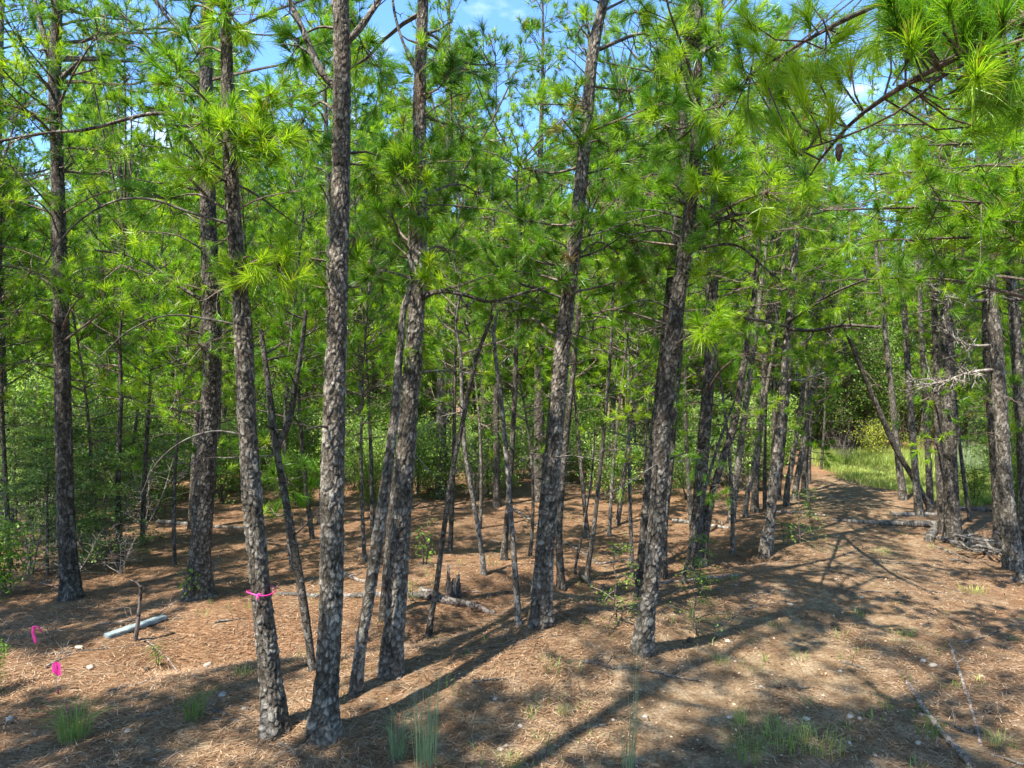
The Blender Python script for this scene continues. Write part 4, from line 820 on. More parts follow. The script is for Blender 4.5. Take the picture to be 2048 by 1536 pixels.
for (k, px, py, sc, lab) in [
    ('c', 95, 1150, .75, "feathery dark cedar growing round the foot of the far left pine"), ('c', 30, 1090, .85, "tall cedar filling the left edge of the picture"),
    ('d', 210, 1140, .9, "low cedar spreading right of the far left pine"), ('c', 190, 1040, .8, "tall cedar behind the far left pine"),
    ('b', 30, 1010, 1.1, "light leaved shrub behind the cedars at the left edge"), ('b', 150, 980, 1.1, "light leafy shrub behind the far left pine trunk"),
    ('c', 290, 1010, .9, "cedar between the far left pine and the stout flared pine"), ('b', 330, 960, 1.1, "pale green leafy shrub left of the stout flared pine"),
    ('b', 250, 970, 1.2, "light leafy shrub in the middle of the left thicket"), ('o', 90, 960, 1.2, "tallest leafy shrub at the back of the left thicket"),
    ('l', 12, 1190, .95, "bright leafed bush at the left edge above the pink tape"), ('l', -42, 1392, .38, "small dark green bush at the bottom of the left edge"),
    ('x', 60, 1150, .9, "leafless grey twiggy bush holding the pink tape, left edge"), ('x', 20, 1000, 1.5, "tangle of bare silver twigs in the left thicket"), ('x', 130, 1170, .6, "small bare bush at the far left pine's foot"),
    ('x', 240, 1150, .55, "bare grey bush between the slim sapling and the stout pine"), ('x', 330, 1000, 1.4, "tall bare bush at the right rear of the left thicket"), ('x', 690, 945, 1.2, "grey bare brush seen just right of the thickest pine"), ('x', 780, 965, 1.1, "bare brush behind the crooked slim stem"),
    ('x', 1110, 960, 1.2, "bare grey brush just behind the mound pine"), ('x', 1240, 940, 1.1, "bare brush between the distant dark trunks"), ('l', 905, 975, .9, "bright leafed bush behind the thin slanting stem"), ('l', 1140, 965, .8, "bright leafed bush right behind the mound pine"), ('l', 655, 975, .8, "bright leafed bush behind the thickest pine"), ('l', 460, 985, .7, "bright leafed bush right of the stout flared pine"),
    ('b', 45, 1000, 1.6, "tall light green shrub rising at the left edge behind the thicket"), ('b', 175, 965, 1.7, "tall light green shrub just right of the far left pine, behind the cedars"), ('b', 295, 955, 1.5, "tall light green shrub left of the stout flared pine, behind the bare bush"),
    ('x', 175, 1100, 1.3, "bare grey twiggy bush between the cedars right of the far left pine"), ('x', 90, 1040, 1.9, "large silver dead bush behind the far left pine"), ('b', 60, 1060, 1.3, "light leafy bush at the left edge behind the cedar"),
    ('b', 190, 1000, 1.4, "leafy bush with light leaves behind the slim sapling"), ('a', 300, 1040, 1.1, "low leafy bush at the right end of the thicket"), ('x', 290, 1060, 1.0, "grey bare bush at the right end of the thicket"), ('b', 370, 940, 1.3, "leafy bush half behind the stout flared pine"), ('o', 250, 930, 1.3, "big leafy bush at the back right of the thicket"), ('d', 130, 1110, 1.1, "feathery low cedar left of the slim sapling"),
    ('b', 790, 950, 1.1, "light leafy bush seen between the crooked stem and the dark trunks"), ('a', 730, 985, 1.1, "pale green bush just behind the light one right of the thickest pine"), ('x', 1000, 965, 1.0, "grey brush behind the lichen spotted stem"), ('a', 1010, 975, .9, "low leafy bush behind the lichen spotted stem"),
    ('s', 390, 1200, .9, "small leafy vine at the foot of the stout flared pine"), ('x', 410, 1190, .4, "bare twiggy sprout at the stout flared pine's foot"),
    ('x', 600, 960, .9, "bare grey bush between the two nearest pines"), ('x', 640, 940, .9, "pale leafless bush behind the thickest pine"),
    ('l', 745, 1010, .9, "light green leafy bush right of the thickest pine"), ('a', 860, 985, 1.0, "small leafy bush at the pale mottled trunk"),
    ('b', 950, 960, .9, "light leafy bush behind the thin slanting stem"), ('d', 1060, 950, .9, "cedar bush left of the mound pine in the middle distance"),
    ('b', 1130, 940, 1.0, "leafy bush behind the mound pine"), ('a', 1200, 925, 1.1, "pale bush seen right of the mound pine"), ('x', 1180, 930, 1.0, "dead grey bush right of the mound pine"),
    ('a', 700, 930, 1.0, "leafy bush seen between the thickest pine and the dark trunks"), ('d', 480, 940, .8, "small cedar behind the ribbon pine"), ('x', 890, 960, .7, "bare brush round the pale mottled trunk"),
    ('e', 1232, 1245, 1.1, "bright green cedar seedling left of the low crowned pine"), ('e', 1390, 1270, .9, "small green seedling right of the low crowned pine"), ('e', 1600, 1090, 1.3, "young green cedar right of the speckled pine's foot"),
    ('s', 850, 1130, 1.1, "lime green leafy sapling behind the thin slanting stem"), ('s', 825, 1205, .55, "tiny lime sprout beside the fallen log"), ('e', 1400, 1190, 1.0, "green needled seedling at the dark pine pair"),
    ('s', 1570, 1090, .9, "small leafy plant beside the speckled pine"), ('e', 1620, 1045, 1.0, "low cedar at the left border of the path"), ('e', 1390, 1165, .8, "low seedling in front of the dark pine pair"),
    ('b', 1990, 985, 1.0, "dark leafy bush behind the pale ringed pine"), ('l', 1950, 1010, .8, "bright bush right of the thick path side pine"), ('l', 2040, 1030, .9, "bright leafy bush at the right edge"),
    ('s', 315, 1330, .45, "tiny sprig in the sunny patch left of the ribbon pine"), ('s', 240, 930, 1, "bright sprig among the cedars")]:
    shrub(k, px, py, sc, lab)
for (k, px, d, sc, lab) in [('y', 1752, 27.5, .95, "bright yellow green bush at the back of the clearing"), ('y', 1835, 28.5, .6, "smaller yellow green bush behind the slim pale pine"), ('x', 1690, 27, 1.0, "grey dead brush beside the yellow bush")]:
    shrub(k, 0, 0, sc, lab, at=((px-1024)/F*d, d))
rs = np.random.default_rng(12)
for q in range(110):
    d = rs.uniform(18.0, 27); px = -150+1730*(q+rs.uniform())/110; x = (px-1024)/F*d
    k = rs.choice(['a', 'b', 'l', 'x', 'a', 'b', 'd', 'x'])
    shrub(k, 0, 0, rs.uniform(.7, 1.3), "low understorey bush in the sunlit middle distance between the trunks", "shrub", "middle distance bushes between the trunks", (x, d))
for q in range(210):
    d = rs.uniform(17, 42) if q < 110 else rs.uniform(31, 52); px = rs.uniform(-150, 2250); x = (px-1024)/F*d
    if 1590 < px < 2030 and d < 30: continue
    if 500 < px < 1600 and d < 21: continue
    k = rs.choice(['a', 'b', 'o', 'o', 'x', 'd', 'b']); rgt = px > 1590
    shrub('o' if rgt and rs.uniform() < .7 else k, 0, 0, rs.uniform(.7, 1.35)*(1.5 if d > 31 else 1), "understorey shrub behind the clearing on the right" if rgt else "understorey shrub deep among the pines on the left and centre", "shrub",
          "shrubs behind the clearing" if rgt else "understorey shrubs among the far pines", (x, d))

# ------------------------------------------------------------------ grass
def blades(mb, base, n, h, spread, wd, r, tint, lean=.5, sp=None):
    base = np.asarray(base); a = r.uniform(0, 6.28, n); rr = spread*np.sqrt(r.uniform(0, 1, n))
    b = base+np.stack([np.cos(a)*rr, np.sin(a)*rr, np.zeros(n)], 1); L_ = h*r.uniform(.5, 1.1, n)
    out = nrm(np.stack([np.cos(a+r.normal(0, .6, n)), np.sin(a+r.normal(0, .6, n)), np.zeros(n)], 1)); ln = lean*r.uniform(.1, 1, n)
    p1 = b+out*(L_*ln*.25)[:, None]+np.stack([0*L_, 0*L_, L_*.55], 1); p2 = b+out*(L_*ln)[:, None]+np.stack([0*L_, 0*L_, L_*(1-.35*ln)], 1)
    s = nrm(np.cross(out, nrm(r.normal(0, 1, (n, 3)))))*wd/2
    v = np.stack([b-s, b+s, p1+s*.8, p1-s*.8, p2], 1).reshape(-1, 3); k = np.arange(n)[:, None]*5
    mb.add(v, k+np.array([[0, 1, 2, 3]]), 0, np.repeat(np.clip(tint+r.normal(0, .15, n), .02, 1), 5))
    mb.f.append(k+np.array([[3, 2, 4]])+mb.n-len(v)); mb.m.append(np.zeros(n, np.int32))
rg_ = np.random.default_rng(33)
for (px, py, n, h, sp, lean, tint, mt, lab) in [
    (148, 1478, 170, .40, .12, .9, .55, M_grass, "broad arching green grass clump in the bottom left corner"), (388, 1440, 110, .32, .07, .7, .4, M_grass, "small grass clump left of the ribbon pine"),
    (795, 1515, 90, .45, .08, .6, .5, M_bluegrass, "grey green grass clump right of the thickest pine's foot"), (850, 1530, 100, .62, .08, .35, .6, M_bluegrass, "tall upright blue green grass clump at bottom centre"),
    (868, 1505, 14, .95, .03, .12, .6, M_bluegrass, "few very tall grass stalks behind the upright clump"),
    (1255, 1536, 50, .50, .05, .25, .6, M_bluegrass, "tall narrow grass clump right of bottom centre"), (1268, 1530, 8, 1.15, .03, .12, .7, M_bluegrass, "longest pair of thin grass stalks, right of bottom centre"),
    (1490, 1510, 110, .24, .17, .8, .6, M_grass, "low mixed grass patch at the bottom, left of the long stick"), (1570, 1490, 110, .25, .2, .8, .7, M_grass, "yellowish low grass patch near the bottom"),
    (1640, 1500, 80, .22, .18, .8, .8, M_grass, "thin pale grass right of the yellowish patch"), (1020, 1530, 60, .12, .1, .8, .6, M_grass, "short grass tuft at the bottom centre edge"),
    (1815, 1272, 40, .14, .08, .8, .8, M_grass, "light grass tuft in the middle of the path"), (1945, 1185, 110, .12, .18, .8, .95, M_grass, "bright yellow green grass spot right of the path"),
    (2000, 1490, 60, .14, .12, .8, .9, M_grass, "pale grass spot at the bottom right"), (485, 1352, 40, .13, .09, .9, .95, M_grass, "bright short grass beside the ribbon pine"),
    (1765, 1108, 80, .16, .2, .8, .7, M_grass, "grass patch in the shaded middle of the path"), (1860, 1470, 50, .2, .1, .8, .5, M_grass, "small grass clump beside the long dark stick"),
    (1600, 1320, 30, .12, .07, .8, .5, M_grass, "sparse tuft in the dappled shade"), (1480, 1450, 40, .2, .06, .4, .9, M_grass, "yellow stemmed tuft left of the mixed grass patch"),
    (1130, 1430, 30, .1, .06, .8, .7, M_grass, "tiny tuft on the slope of the mound"), (1440, 1325, 40, .12, .1, .8, .5, M_grass, "low greenery right of the low crowned pine's foot"), (1720, 1230, 30, .1, .12, .8, .9, M_grass, "faint short grass on the path"),
    (1500, 1340, 34, .12, .12, .8, .5, M_grass, "low greenery in the shade left of the path")]:
    p = hit(px, py); mb = MB(); blades(mb, p-[0, 0, .01], n, h, sp, .005, rg_, tint, lean); o = mb.obj("grass_clump", [mt], None, True, p); o.location = p
    tag(o, lab, "grass clump")
mb = MB()                                     # grass sward of the clearing
N = 9000; n = 0
for _ in range(N):
    d = rg_.uniform(17.5, 28.5); px = rg_.uniform(1610, 2060); x = (px-1024)/F*d
    edge = np.interp(d, [17.5, 20, 23, 28], [1905, 1800, 1690, 1600])
    if px < edge+rg_.normal(0, 12): continue
    blades(mb, [x, d, float(g(x, d))-.01], 6, .20+.34*(d > 26), .14, .018, rg_, rg_.uniform(.7, 1), .5)
tag(mb.obj("grass", [M_grass]), "sunlit yellow green grass of the clearing beyond the path", "grass", kind='stuff')
mb = MB()
for _ in range(420):
    d = rg_.uniform(24, 28); px = rg_.uniform(1880, 2010); x = (px-1024)/F*d
    blades(mb, [x, d, float(g(x, d))-.01], 6, .95, .12, .016, rg_, rg_.uniform(.4, .9), .25)
tag(mb.obj("tall_grass", [M_bluegrass]), "tall blue green grass at the back of the clearing", "grass", kind='stuff')
mb = MB()                                     # thin weeds between the trees
for _ in range(900):
    d = 5+rg_.uniform(0, 1)**1.2*22; px = rg_.uniform(-100, 2150); x = (px-1024)/F*d
    if vnoise(x*.6, d*.6, 41) < .52: continue
    blades(mb, [x, d, float(g(x, d))-.01], rg_.integers(3, 12), rg_.uniform(.06, .16), rg_.uniform(.03, .12), .008, rg_, rg_.uniform(.3, .9), .8)
tag(mb.obj("ground_cover", [M_grass]), "sparse short weeds scattered over the pine straw", "ground cover", kind='stuff')

# ------------------------------------------------------------------ litter, gravel
def sector(n, d0, d1, pw=1.0):
    d = d0+(d1-d0)*rg_.uniform(0, 1, n)**pw; px = rg_.uniform(-80, 2130, n); return (px-1024)/F*d, d
N = 210000; x, d = sector(N, 3.6, 17, 1.1); z = g(x, d)
keep = vnoise(x*1.6, d*1.6, 51)+rg_.uniform(-.3, .3, N)-0.3*pathness(x, d) > .34; x, d, z = x[keep], d[keep], z[keep]; N = len(x)
a = rg_.uniform(0, 6.28, N)*.5+vnoise(x*.9, d*.9, 52)*4; ln = rg_.uniform(.05, .16, N); tl = rg_.normal(0, .10, N)
dv = np.stack([np.cos(a), np.sin(a), tl], 1)*ln[:, None]; s = np.stack([-np.sin(a), np.cos(a), 0*a], 1)*(.0020+.00020*d[:, None])
p0 = np.stack([x, d, z+.012], 1)
mb = MB(); mb.add(np.stack([p0-s, p0+s, p0+dv], 1).reshape(-1, 3), np.arange(N*3).reshape(-1, 3), 0, np.repeat(np.clip(rg_.normal(.50, .27, N)-.12*(d-6)/10, .02, 1), 3))
N = 9000; x, d = sector(N, 3.6, 14); z = g(x, d); keep = vnoise(x*1.3, d*1.3, 61) > .42; x, d, z = x[keep], d[keep], z[keep]; N = len(x)
c = np.stack([x, d, z+.012], 1); u = nrm(rg_.normal(0, 1, (N, 3))*[1, 1, .35]); v2 = nrm(np.cross(u, nrm(rg_.normal(0, .3, (N, 3))+[0, 0, 1]))); sz = rg_.uniform(.006, .02, N)[:, None]
mb.add(np.stack([c-u*sz, c+v2*sz*.6, c+u*sz, c-v2*sz*.6], 1).reshape(-1, 3), np.arange(N*4).reshape(-1, 4), 0, np.repeat(rg_.uniform(.02, .95, N), 4))
tag(mb.obj("pine_straw", [M_litter], None, False), "rust brown pine straw and bark flakes covering the ground", "pine straw", kind='stuff')

def stone(mb, p, s, r, sides=7, rows=5, mat=0):
    th = np.arange(sides)/sides*2*np.pi; ph = np.linspace(-np.pi/2, np.pi/2, rows)
    v = np.stack([np.outer(np.cos(ph), np.cos(th)), np.outer(np.cos(ph), np.sin(th)), np.repeat(np.sin(ph)[:, None], sides, 1)], -1)
    v = v*(1+r.normal(0, .12, v.shape[:2]+(1,)))*s*np.array([r.uniform(.8, 1.3), r.uniform(.7, 1), r.uniform(.4, .7)]); v[0] = v[0].mean(0); v[-1] = v[-1].mean(0)
    a = r.uniform(0, 6.28); R_ = np.array([[math.cos(a), -math.sin(a), 0], [math.sin(a), math.cos(a), 0], [0, 0, 1]]); v = v.reshape(-1, 3)@R_.T+p
    i = np.arange(rows-1)[:, None]*sides; j = np.arange(sides)[None]; k = (j+1) % sides
    mb.add(v, np.stack([i+j, i+k, i+sides+k, i+sides+j], -1).reshape(-1, 4), mat, .5)
mb = MB(); N = 3000; x, d = sector(N, 3.8, 20, 1.0); pn = pathness(x, d); z = g(x, d)
for q in range(N):
    if rg_.uniform() > .07+.8*pn[q]: continue
    stone(mb, [x[q], d[q], z[q]+.004], rg_.uniform(.005, .015)*(1+(rg_.uniform() < .06)), rg_, 5, 4)
tag(mb.obj("gravel", [M_stone], None, True), "pale pebbles strewn over the path and pine straw", "gravel", kind='stuff')
for k, (px, py, wpx, lab) in enumerate([
    (415, 1332, 20, "round pale stone in the sun left of the ribbon pine"), (158, 1296, 22, "flat grey stone in the shade above the pink flag"), (180, 1337, 20, "grey stone right of the pink flag"),
    (445, 1392, 22, "flat pale stone left of the ribbon pine's foot"), (488, 1420, 14, "small white stone close to the ribbon pine's foot"), (255, 1466, 16, "flat pinkish stone between the two left grass clumps"),
    (20, 1442, 22, "pale stone at the bottom left edge"), (1000, 1500, 14, "white stone at bottom centre"), (1012, 1494, 14, "tan stone touching the white one at bottom centre"),
    (1290, 1436, 14, "bright tan stone left of the mixed grass patch"), (1226, 1443, 12, "orange stone left of the tall narrow grass"), (1866, 1332, 18, "largest white stone between the two long sticks"),
    (1846, 1323, 20, "flat reddish stone beside the largest white one"), (1580, 1210, 14, "pale round stone at the left border of the path"), (1455, 1285, 16, "tan stone in dappled shade right of the low crowned pine"),
    (1700, 1437, 18, "tan stone in the shade near the bottom of the path"), (1718, 1440, 14, "tan stone next to another at the path's shaded bottom"), (1612, 1440, 16, "rough pale stone above the yellowish grass"),
    (1522, 1376, 12, "bright small stone at the lit edge of the mound"), (1698, 1487, 12, "white stone right of the pale grass"), (1750, 1513, 12, "white pebble at the bottom edge near the long stick"),
    (1680, 1344, 14, "orange tan stone in the middle shade"), (1836, 1488, 16, "pale stone left of the long dark stick's lower end"), (1040, 1455, 16, "pale stone on the mound's lower slope"), (990, 1400, 14, "light stone on the mound")]):
    p = hit(px, py); mb = MB(); stone(mb, [0, 0, .005], wpx*.8/F*p[1]/2, rg_, 11, 8); o = mb.obj("stone", [M_stone if k % 3 else M_stone2]); o.location = p; tag(o, lab, "stone")

# ------------------------------------------------------------------ fallen wood
rw = np.random.default_rng(77)
def fallen(label, pts, w0, w1, mt, name="fallen_branch", cat="fallen branch", twigs=4, lift=.6, sides=8, group=None, rough=.08):
    P_ = [hit(a, b) for a, b in pts]; d = P_[0][1]; r0 = w0/F*d/2; r1 = w1/F*P_[-1][1]/2
    ln = np.linalg.norm(P_[-1]-P_[0]); n = max(12, int(ln/.05)); pl = smooth_line(P_, n); rr = np.linspace(r0, r1, n); pl[:, 2] = g(pl[:, 0], pl[:, 1])+rr*lift
    pl[:, 2] = np.convolve(np.pad(pl[:, 2], 3, mode='edge'), np.ones(7)/7, 'valid'); pl += rw.normal(0, .004, pl.shape)
    mb = MB(); tube(mb, pl, rr, sides, 0, .5, True, rough, rw)
    for _ in range(twigs):
        k = rw.integers(2, n-2); b = pl[k]; c_ = nrm(rw.normal(0, 1, 3)*[1, 1, .5]+[0, 0, .45]); L_ = rw.uniform(.08, .35)
        tube(mb, [b, b+c_*L_*.5, b+nrm(c_+rw.normal(0, .3, 3))*L_], [max(.003, rr[k]*.4), max(.002, rr[k]*.25), .0015], 4, 0, .5)
    o = mb.obj(name, [mt], None, True, P_[0]); o.location = P_[0]; tag(o, label, cat, group); return o
LOG = dict(name="fallen_log", cat="log", twigs=1, sides=14)
fallen("long weathered log lying across the right of the path", [(1664, 1042), (1758, 1049), (1882, 1055)], 6, 17, M_dead, **LOG)
fallen("short pale log behind the long one, against the slim pale pine", [(1782, 1031), (1880, 1032)], 10, 7, M_pale, **LOG)
fallen("sawn log stub pointing at the viewer beside the thick path side pine", [(1874, 1060), (1858, 1084)], 15, 17, M_dead, **LOG)
fallen("curved silver log at the front of the brush heap", [(1850, 1070), (1905, 1088), (1940, 1095), (1980, 1112)], 8, 12, M_dead, **LOG)
fallen("thick grey log in the middle of the brush heap", [(1920, 1086), (1975, 1092), (2048, 1102)], 16, 18, M_dead, **LOG)
fallen("long half rotten log behind the dark trunks, its thin end left of the thickest pine", [(556, 1190), (640, 1196), (740, 1194), (860, 1200)], 8, 15, M_dead, **LOG)
fallen("dark charred log running right from the jagged stump", [(842, 1188), (890, 1206), (940, 1216), (990, 1232)], 19, 12, M_rot, **LOG)
fallen("thin log on the orange slope left of the ribbon pine", [(315, 1047), (400, 1053), (492, 1058)], 10, 6, M_dead, **LOG)
fallen("dark stub log beyond the stout flared pine", [(438, 914), (474, 914)], 8, 8, M_rot, **LOG)
fallen("pale log pieces right of the low crowned pine", [(1345, 1044), (1400, 1050), (1458, 1058)], 9, 6, M_pale, **LOG)
fallen("dark log behind the pale ringed pine", [(1920, 1020), (1990, 1024)], 9, 8, M_rot, **LOG)
fallen("long dark peeling stick pointing into the bottom right corner", [(1814, 1368), (1853, 1428), (1890, 1480), (1945, 1540)], 8, 14, M_stick, twigs=1)
fallen("second long stick lying right of the path, thinner and further", [(1898, 1288), (1915, 1335), (1940, 1412), (1962, 1492)], 6, 7, M_stick, twigs=2)
fallen("bent brown stick crossing the sunny path at its left border", [(1552, 1026), (1610, 1028), (1652, 1034)], 5, 7, M_stick, twigs=3)
fallen("dark broken stick on the shaded mound left of the low crowned pine", [(1166, 1325), (1195, 1330), (1228, 1340)], 9, 6, M_rot, twigs=2)
fallen("thin twiggy branch lying at the low crowned pine's foot", [(1228, 1338), (1290, 1342), (1400, 1365)], 5, 3, M_dead, twigs=9)
fallen("brown stick behind the thickest pine", [(684, 1150), (735, 1166), (760, 1172)], 9, 6, M_stick)
fallen("slanting dead branch on the sunny slope left of the mound pine", [(1027, 1018), (1052, 1036), (1078, 1056)], 6, 5, M_dead)
fallen("slanting dead branch on the slope right of the mound pine", [(1130, 1086), (1160, 1104), (1196, 1128)], 7, 4, M_dead)
fallen("long thin branch stretching from the low crowned pine to the dark pair", [(1320, 1168), (1400, 1160), (1482, 1150)], 6, 4, M_stick, twigs=5)
fallen("thin branch running to the foot of the broad slanting trunk", [(1190, 1130), (1240, 1122), (1285, 1120)], 5, 3, M_stick)
fallen("upended grey twig right of the mound pine", [(1155, 1152), (1180, 1178), (1210, 1200)], 6, 3, M_dead, twigs=6, lift=3)
fallen("pale twigs on the ground in front of the thickest pine", [(560, 1490), (590, 1510), (600, 1530)], 7, 4, M_dead, twigs=5)
fallen("small dark stick at the bottom centre", [(1076, 1513), (1105, 1530)], 6, 5, M_rot, twigs=1)
fallen("grey root like branch at the right edge in front of the brush heap", [(2030, 1128), (2045, 1160), (2060, 1180)], 9, 12, M_dead)
fallen("short upturned branch at the right edge", [(2020, 1160), (2050, 1168)], 10, 6, M_dead)
fallen("thin stick lying behind the pale beam", [(190, 1252), (240, 1245), (292, 1238)], 4, 3, M_stick, twigs=2)
fallen("slanting stick from the pale beam up to the stout pine", [(322, 1226), (345, 1210), (372, 1190)], 4, 4, M_stick, twigs=3)
fallen("thin grey stick across the bottom left sand", [(1170, 1462), (1220, 1448)], 4, 3, M_dead, twigs=1)
for q in range(26):
    a = rw.uniform(1870, 2060); b = rw.uniform(1078, 1126); L_ = rw.uniform(25, 75)
    fallen("bare grey branch in the tangled brush heap at the right", [(a, b), (a+L_*.5, b+rw.uniform(-8, 10)), (a+L_, b+rw.uniform(-14, 18))], rw.uniform(3, 7), 2, M_dead, twigs=6, lift=rw.uniform(1, 14), sides=5, group="branches of the brush heap")
for q in range(80):
    dd = rw.uniform(4.6, 20); px = rw.uniform(60, 2000); py = 768+CAM_H*F/dd; L_ = rw.uniform(.3, 1.1)/dd*F; an = rw.normal(0, .25)
    fallen("small dry stick scattered on the pine straw among the trees", [(px, py), (px+L_*.5, py+L_*an*.5+rw.normal(0, 2)), (px+L_, py+L_*an)], rw.uniform(.015, .03)/dd*F, .008/dd*F, M_dead if rw.uniform() < .6 else M_stick, twigs=3, sides=5, group="dry sticks on the forest floor")
# jagged stump
p = hit(905, 1190); mb = MB(); na = 26; th = np.arange(na)/na*2*np.pi; Rr = .085*(1+.15*np.cos(th*3)+rw.normal(0, .05, na))
ht = .16+.05*np.sin(th*2+1)+rw.uniform(-.04, .08, na)+.18*np.exp(-((th-2.6)/.5)**2); rows = []
for t_ in np.linspace(0, 1, 9): rows.append(np.stack([Rr*(1.35-.45*t_)*np.cos(th), Rr*(1.35-.45*t_)*np.sin(th), -.08+(ht+.08)*t_], 1)+rw.normal(0, .004, (na, 3)))
for t_ in (1, .5, 0): rows.append(np.stack([Rr*.55*np.cos(th), Rr*.55*np.sin(th), .04+(ht-.07)*t_], 1))
rows.append(np.stack([0*th, 0*th, 0*th+.04], 1)); v = np.concatenate(rows); i = np.arange(len(rows)-1)[:, None]*na; j = np.arange(na)[None]; k = (j+1) % na
mb.add(v, np.stack([i+j, i+k, i+na+k, i+na+j], -1).reshape(-1, 4), 0, .4); o = mb.obj("tree_stump", [M_rot], None, False); o.location = p; tag(o, "jagged broken stump beside the charred log", "stump")

# ------------------------------------------------------------------ beam, stake, flags, ribbon
a, b_ = hit(212, 1278), hit(330, 1240); dv = b_-a; ln = np.linalg.norm(dv); mid = (a+b_)/2
import bmesh
bm = bmesh.new(); bmesh.ops.create_cube(bm, size=1); bmesh.ops.scale(bm, vec=(ln, .115, .045), verts=bm.verts)
bmesh.ops.subdivide_edges(bm, edges=[e for e in bm.edges if abs((e.verts[0].co-e.verts[1].co).x) > .1], cuts=12)
for v in bm.verts: v.co.z += .008*math.sin(v.co.x*4)+rw.normal(0, .0025); v.co.y += rw.normal(0, .0025)
bmesh.ops.bevel(bm, geom=[e for e in bm.edges], offset=.007, segments=2, affect='EDGES')
me = bpy.data.meshes.new("timber_beam"); bm.to_mesh(me); bm.free(); me.materials.append(M_beam)
o = bpy.data.objects.new("timber_beam", me); C.objects.link(o); o.location = mid+np.array([0, 0, .03]); o.rotation_euler = (0, -math.asin(dv[2]/ln), math.atan2(dv[1], dv[0])); tag(o, "pale blue grey squared beam lying on the pine straw at the left", "beam")
p = hit(270, 1281); d = p[1]; top = P(282, 1172, d); mb = MB()
tube(mb, smooth_line([p-[0, 0, .05], (p+top)/2+[.01, 0, 0], top], 12), np.linspace(.036, .024, 12)*.7, 8, 0, .35, True, .12, rw); tube(mb, [top-[0, 0, .02], top+[-.05, 0, .04], top+[-.12, 0, .07]], [.014, .01, .004], 4, 0, .5)
o = mb.obj("dead_sapling", [M_rot], None, True, p); o.location = p; tag(o, "short broken dead sapling standing in front of the pale beam", "dead sapling")

def ribbon(mb, pts, wdir, wd, th=.0015):
    pts = np.asarray(pts, float); n = len(pts); wdir = nrm(wdir); t = nrm(np.gradient(pts, axis=0)); nn = nrm(np.cross(t, wdir))
    v = np.stack([pts-wdir*wd/2-nn*th, pts+wdir*wd/2-nn*th, pts+wdir*wd/2+nn*th, pts-wdir*wd/2+nn*th], 1).reshape(-1, 3)
    i = np.arange(n-1)[:, None]*4; j = np.arange(4)[None]; k = (j+1) % 4; mb.add(v, np.stack([i+j, i+k, i+4+k, i+4+j], -1).reshape(-1, 4), 0, .5)
    mb.add(v[:4], [[0, 1, 2, 3]], 0, .5); mb.add(v[-4:], [[3, 2, 1, 0]], 0, .5)
root, axf, ft = TREES["t2"]; zc = P(520, 1182, ft[1])[2]; c = axf(zc); R_ = 44/F*ft[1]/2+.022
th = np.linspace(0, 2*np.pi, 40); mb = MB(); ribbon(mb, np.stack([c[0]+R_*np.cos(th), c[1]+R_*np.sin(th), zc+.012*np.sin(th*2)], 1), (0, 0, 1), .010)
k0 = c+np.array([.012, -R_-.008, 0])
ro = empty("tape_ribbon", c); tag(ro, "pink tape tied in a knot round the leaning pine's trunk", "ribbon"); mb.obj("band", [M_pink], ro, True, c)
mb = MB()
for (sx, sz) in ((.035, .012), (.022, -.022), (.006, -.04)):
    ribbon(mb, smooth_line([k0, k0+[sx*.5, -.02, sz*.6+.008], k0+[sx, -.012, sz]], 8), (0, .3, 1), .011)
tube(mb, [k0-[.01, 0, 0], k0, k0+[.01, 0, 0]], [.005, .009, .005], 8, 0, .5); mb.obj("knot", [M_pink], ro, True, c)
d = 7.6; q = P(68, 1254, d); mb = MB(); ribbon(mb, smooth_line([q, q+[-.004, -.01, -.06], q+[.018, -.015, -.125], q+[.026, -.012, -.165]], 10), (1, .3, 0), .030)
ribbon(mb, smooth_line([q, q+[.03, -.01, .012], q+[.055, 0, -.01], q+[.07, .01, -.06]], 8), (0, 1, .3), .02); tube(mb, [q+[-.02, 0, 0], q, q+[.02, 0, .005]], [.008, .013, .008], 7, 0, .5)
o = mb.obj("pink_tape", [M_pink], None, True, q); o.location = q; tag(o, "pink tape streamer hanging from a bare twig at the left edge", "tape")
fb = hit(-30, 1400); mb = MB(); pl = smooth_line([fb, P(0, 1330, d-.2), P(24, 1268, d), P(60, 1252, d), P(90, 1254, d), P(125, 1262, d)], 24); tube(mb, pl, np.linspace(.014, .003, 24), 6, 0, .5, True, .05, rw)
for _ in range(26):
    k = rw.integers(4, 23); c_ = nrm(rw.normal(0, 1, 3)*[1, .6, .8]+[0, 0, .35]); L_ = rw.uniform(.12, .5); e1 = pl[k]+c_*L_*.5; tube(mb, [pl[k], e1, e1+nrm(c_+rw.normal(0, .5, 3))*L_*.5], [.005, .003, .0012], 4, 0, .6)
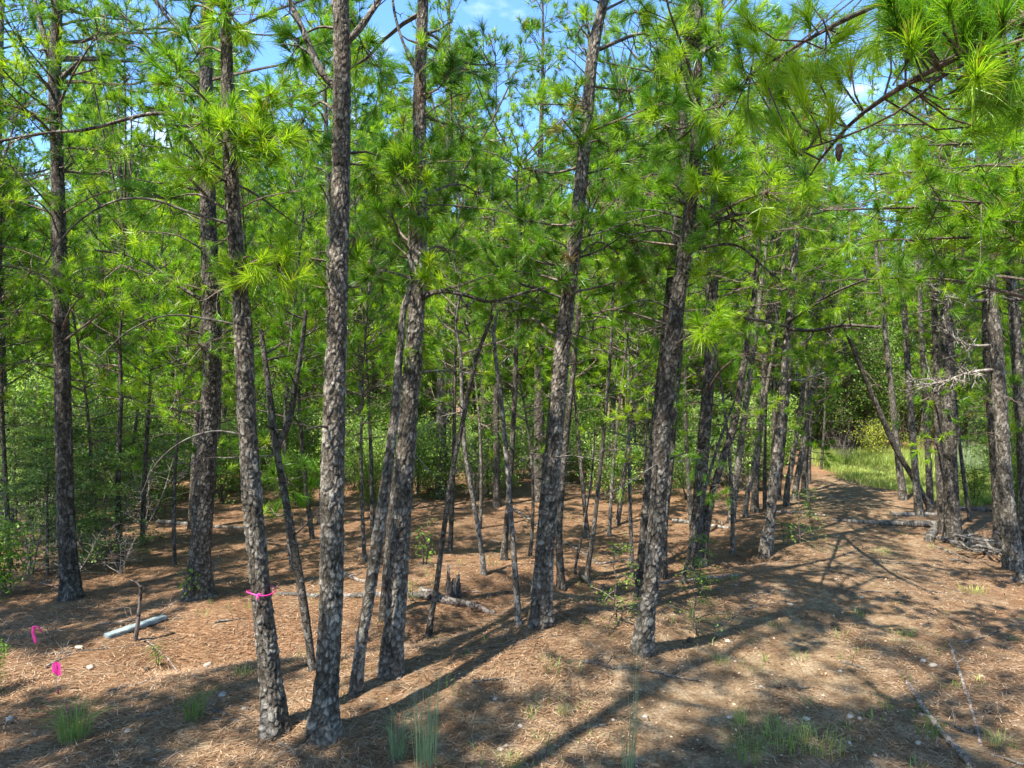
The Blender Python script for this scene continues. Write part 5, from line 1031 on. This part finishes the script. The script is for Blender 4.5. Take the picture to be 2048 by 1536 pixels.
o = mb.obj("dead_branch", [M_dead], None, True, fb); o.location = fb; tag(o, "bare grey twig reaching in from the left edge, holding pink tape", "dead branch")
p = hit(112, 1388); d = p[1]; q = P(112, 1335, d); fr = empty("marker_flag", p); tag(fr, "small magenta marker flag on a thin wire at the lower left", "marker flag")
mb = MB(); tube(mb, [p-[0, 0, .05], (p+q)/2+[.004, 0, 0], q+[0, 0, .03]], [.0022]*3, 5, 0, .5); mb.obj("wire", [M_wire], fr, True, p)
mb = MB(); u = np.linspace(0, 1, 8); v = np.linspace(0, 1, 6); U, V = np.meshgrid(u, v); Fp = np.stack([q[0]-.035+U*.07+.012*V, q[1]-.015*np.sin(U*5+V*2), q[2]-.045+V*.085-.03*U*(1-V)+.012*np.sin(U*6)], -1)
for off in (0, .0012):
    i = (np.arange(5)[:, None]*8+np.arange(7)[None]).ravel(); mb.add(Fp.reshape(-1, 3)+[0, off, 0], np.stack([i, i+1, i+9, i+8], 1), 0, .5)
mb.obj("flag_cloth", [M_pink], fr, True, p)
p = hit(113, 1392); mb = MB(); q = hit(150, 1400)
tube(mb, [p-[0, 0, .04]+[.01, .0, 0], p+[.012, 0, .03], p+[.014, 0, .055]], [.008, .008, .006], 6, 0, .5); o = mb.obj("survey_stake", [M_red], None, True, p); o.location = p; tag(o, "short dark red stake below the magenta flag", "stake")
for (px, py, lab) in [(1384, 1004+280, "brown cone on the shaded straw right of the low crowned pine"), (294, 1345, "dark cone left of the round pale stone"), (955, 1212, "dark cone near the charred log"), (1134, 1525, "cone on the ground at bottom centre")]:
    p = hit(px, py); mb = MB(); zz = np.linspace(0, 1, 9); a_ = rw.uniform(0, 6); tube(mb, np.stack([math.cos(a_)*zz*.07, math.sin(a_)*zz*.07, 0*zz+.022], 1), .024*np.sin(np.clip(zz*.9+.12, 0, 1)*np.pi)**.6+.002, 10, 0, .4, True, .15, rw)
    o = mb.obj("pine_cone", [M_cone], None, False); o.location = p; tag(o, lab, "pine cone")
print("polys", sum(len(m.polygons) for m in bpy.data.meshes), "bg", cnt)
